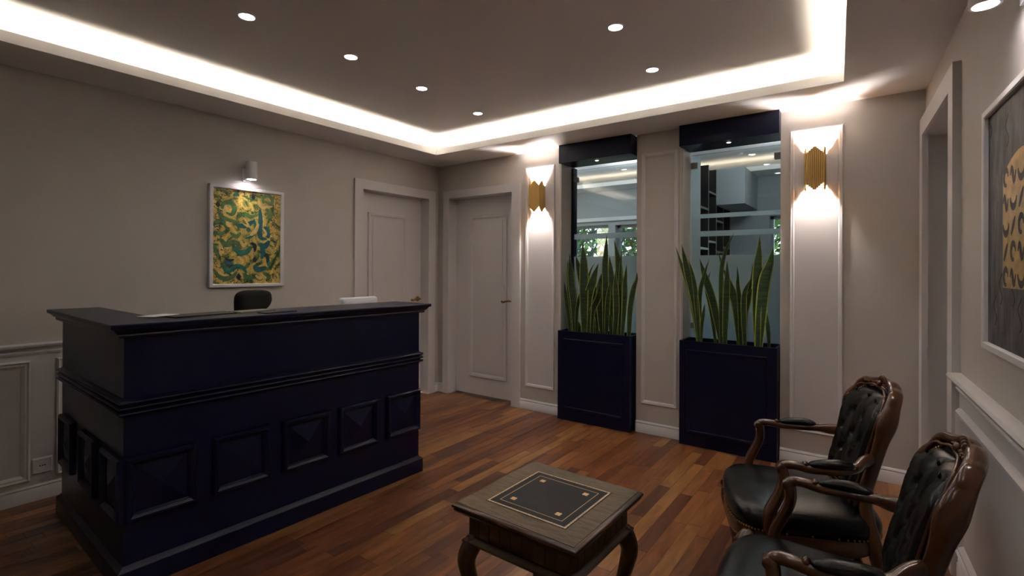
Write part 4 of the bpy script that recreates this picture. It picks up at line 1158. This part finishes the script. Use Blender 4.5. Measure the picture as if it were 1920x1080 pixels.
        for k in range(5): kn.ball((.470 - .004 * k, s * .262, .325 - .016 * k), .011 - .0013 * k, 6, (.8, .8, 1.3))
        obj('carved_knee', kn, 'walnut', fl_, smooth=70)
        # arm: from the back frame forward to a scroll, then down to the rail
        A_ = catmull([(.020, .174, .642, .016, .022), (.052, .200, .634, .016, .021), (.085, .236, .625, .017, .015), (.135, .257, .618, .022, .014), (.18, .262, .616, .022, .014), (.23, .263, .616, .017, .015), (.275, .262, .622, .018, .014), (.308, .261, .620, .018, .015), (.325, .261, .604, .018, .014)], 5)
        arm = obj('arm', MB().sweep([(a, s * b, c) for a, b, c, r1, r2 in A_], [(r1, r2) for a, b, c, r1, r2 in A_], 12, up=(0, 0, 1), sq=.8), 'walnut', t, smooth=60)
        B_ = catmull([(.318, .261, .612, .017, .020), (.312, .262, .585, .018, .025), (.314, .263, .545, .017, .028), (.334, .264, .495, .017, .029), (.356, .264, .445, .018, .032), (.360, .260, .395, .019, .038), (.352, .255, .345, .020, .040)], 5)
        obj('arm_post', MB().sweep([(a, s * b, c) for a, b, c, r1, r2 in B_], [(r1, r2) for a, b, c, r1, r2 in B_], 12, up=(0, 1, 0), sq=.8), 'walnut', arm, smooth=60)
        sc_ = MB().lathe([(.004, -.019), (.014, -.019), (.018, -.015), (.018, .015), (.014, .019), (.004, .019)], .318, s * .261, 16, 'y', .606)
        obj('scroll', sc_, 'walnut', arm, smooth=50)
        D_ = catmull([(.090, .244, .630, .004, .003), (.100, .248, .634, .018, .012), (.125, .257, .638, .022, .016), (.15, .261, .638, .023, .017), (.19, .263, .636, .022, .015), (.222, .263, .632, .017, .010), (.235, .263, .628, .004, .003)], 4)
        obj('arm_pad', MB().sweep([(a, s * b, c) for a, b, c, r1, r2 in D_], [(r1, r2) for a, b, c, r1, r2 in D_], 12, up=(0, 0, 1)), 'leather', arm, smooth=80)
        for a in (.084, .243):
            kn = MB()
            for k in (-1, 0, 1): kn.ball((a, s * (.241 if a < .1 else .262) + k * .008, .632), .0092, 6, (1.1, .8, .8))
            obj('carved_leaf', kn, 'walnut', arm, smooth=70)
    return t
def put(t, x, y, deg):
    t.location = (x, y, 0); t.rotation_euler.z = PI + math.radians(deg)
c1 = armchair('carved walnut armchair with buttoned black leather, standing farther back beside the wider planter')
c2 = copy_tree(c1)
c2['label'] = 'carved walnut armchair with buttoned black leather, nearest the camera at the lower right corner'
put(c1, 3.770, -1.539, 17.9)
put(c2, 3.918, -2.269, 3.0)
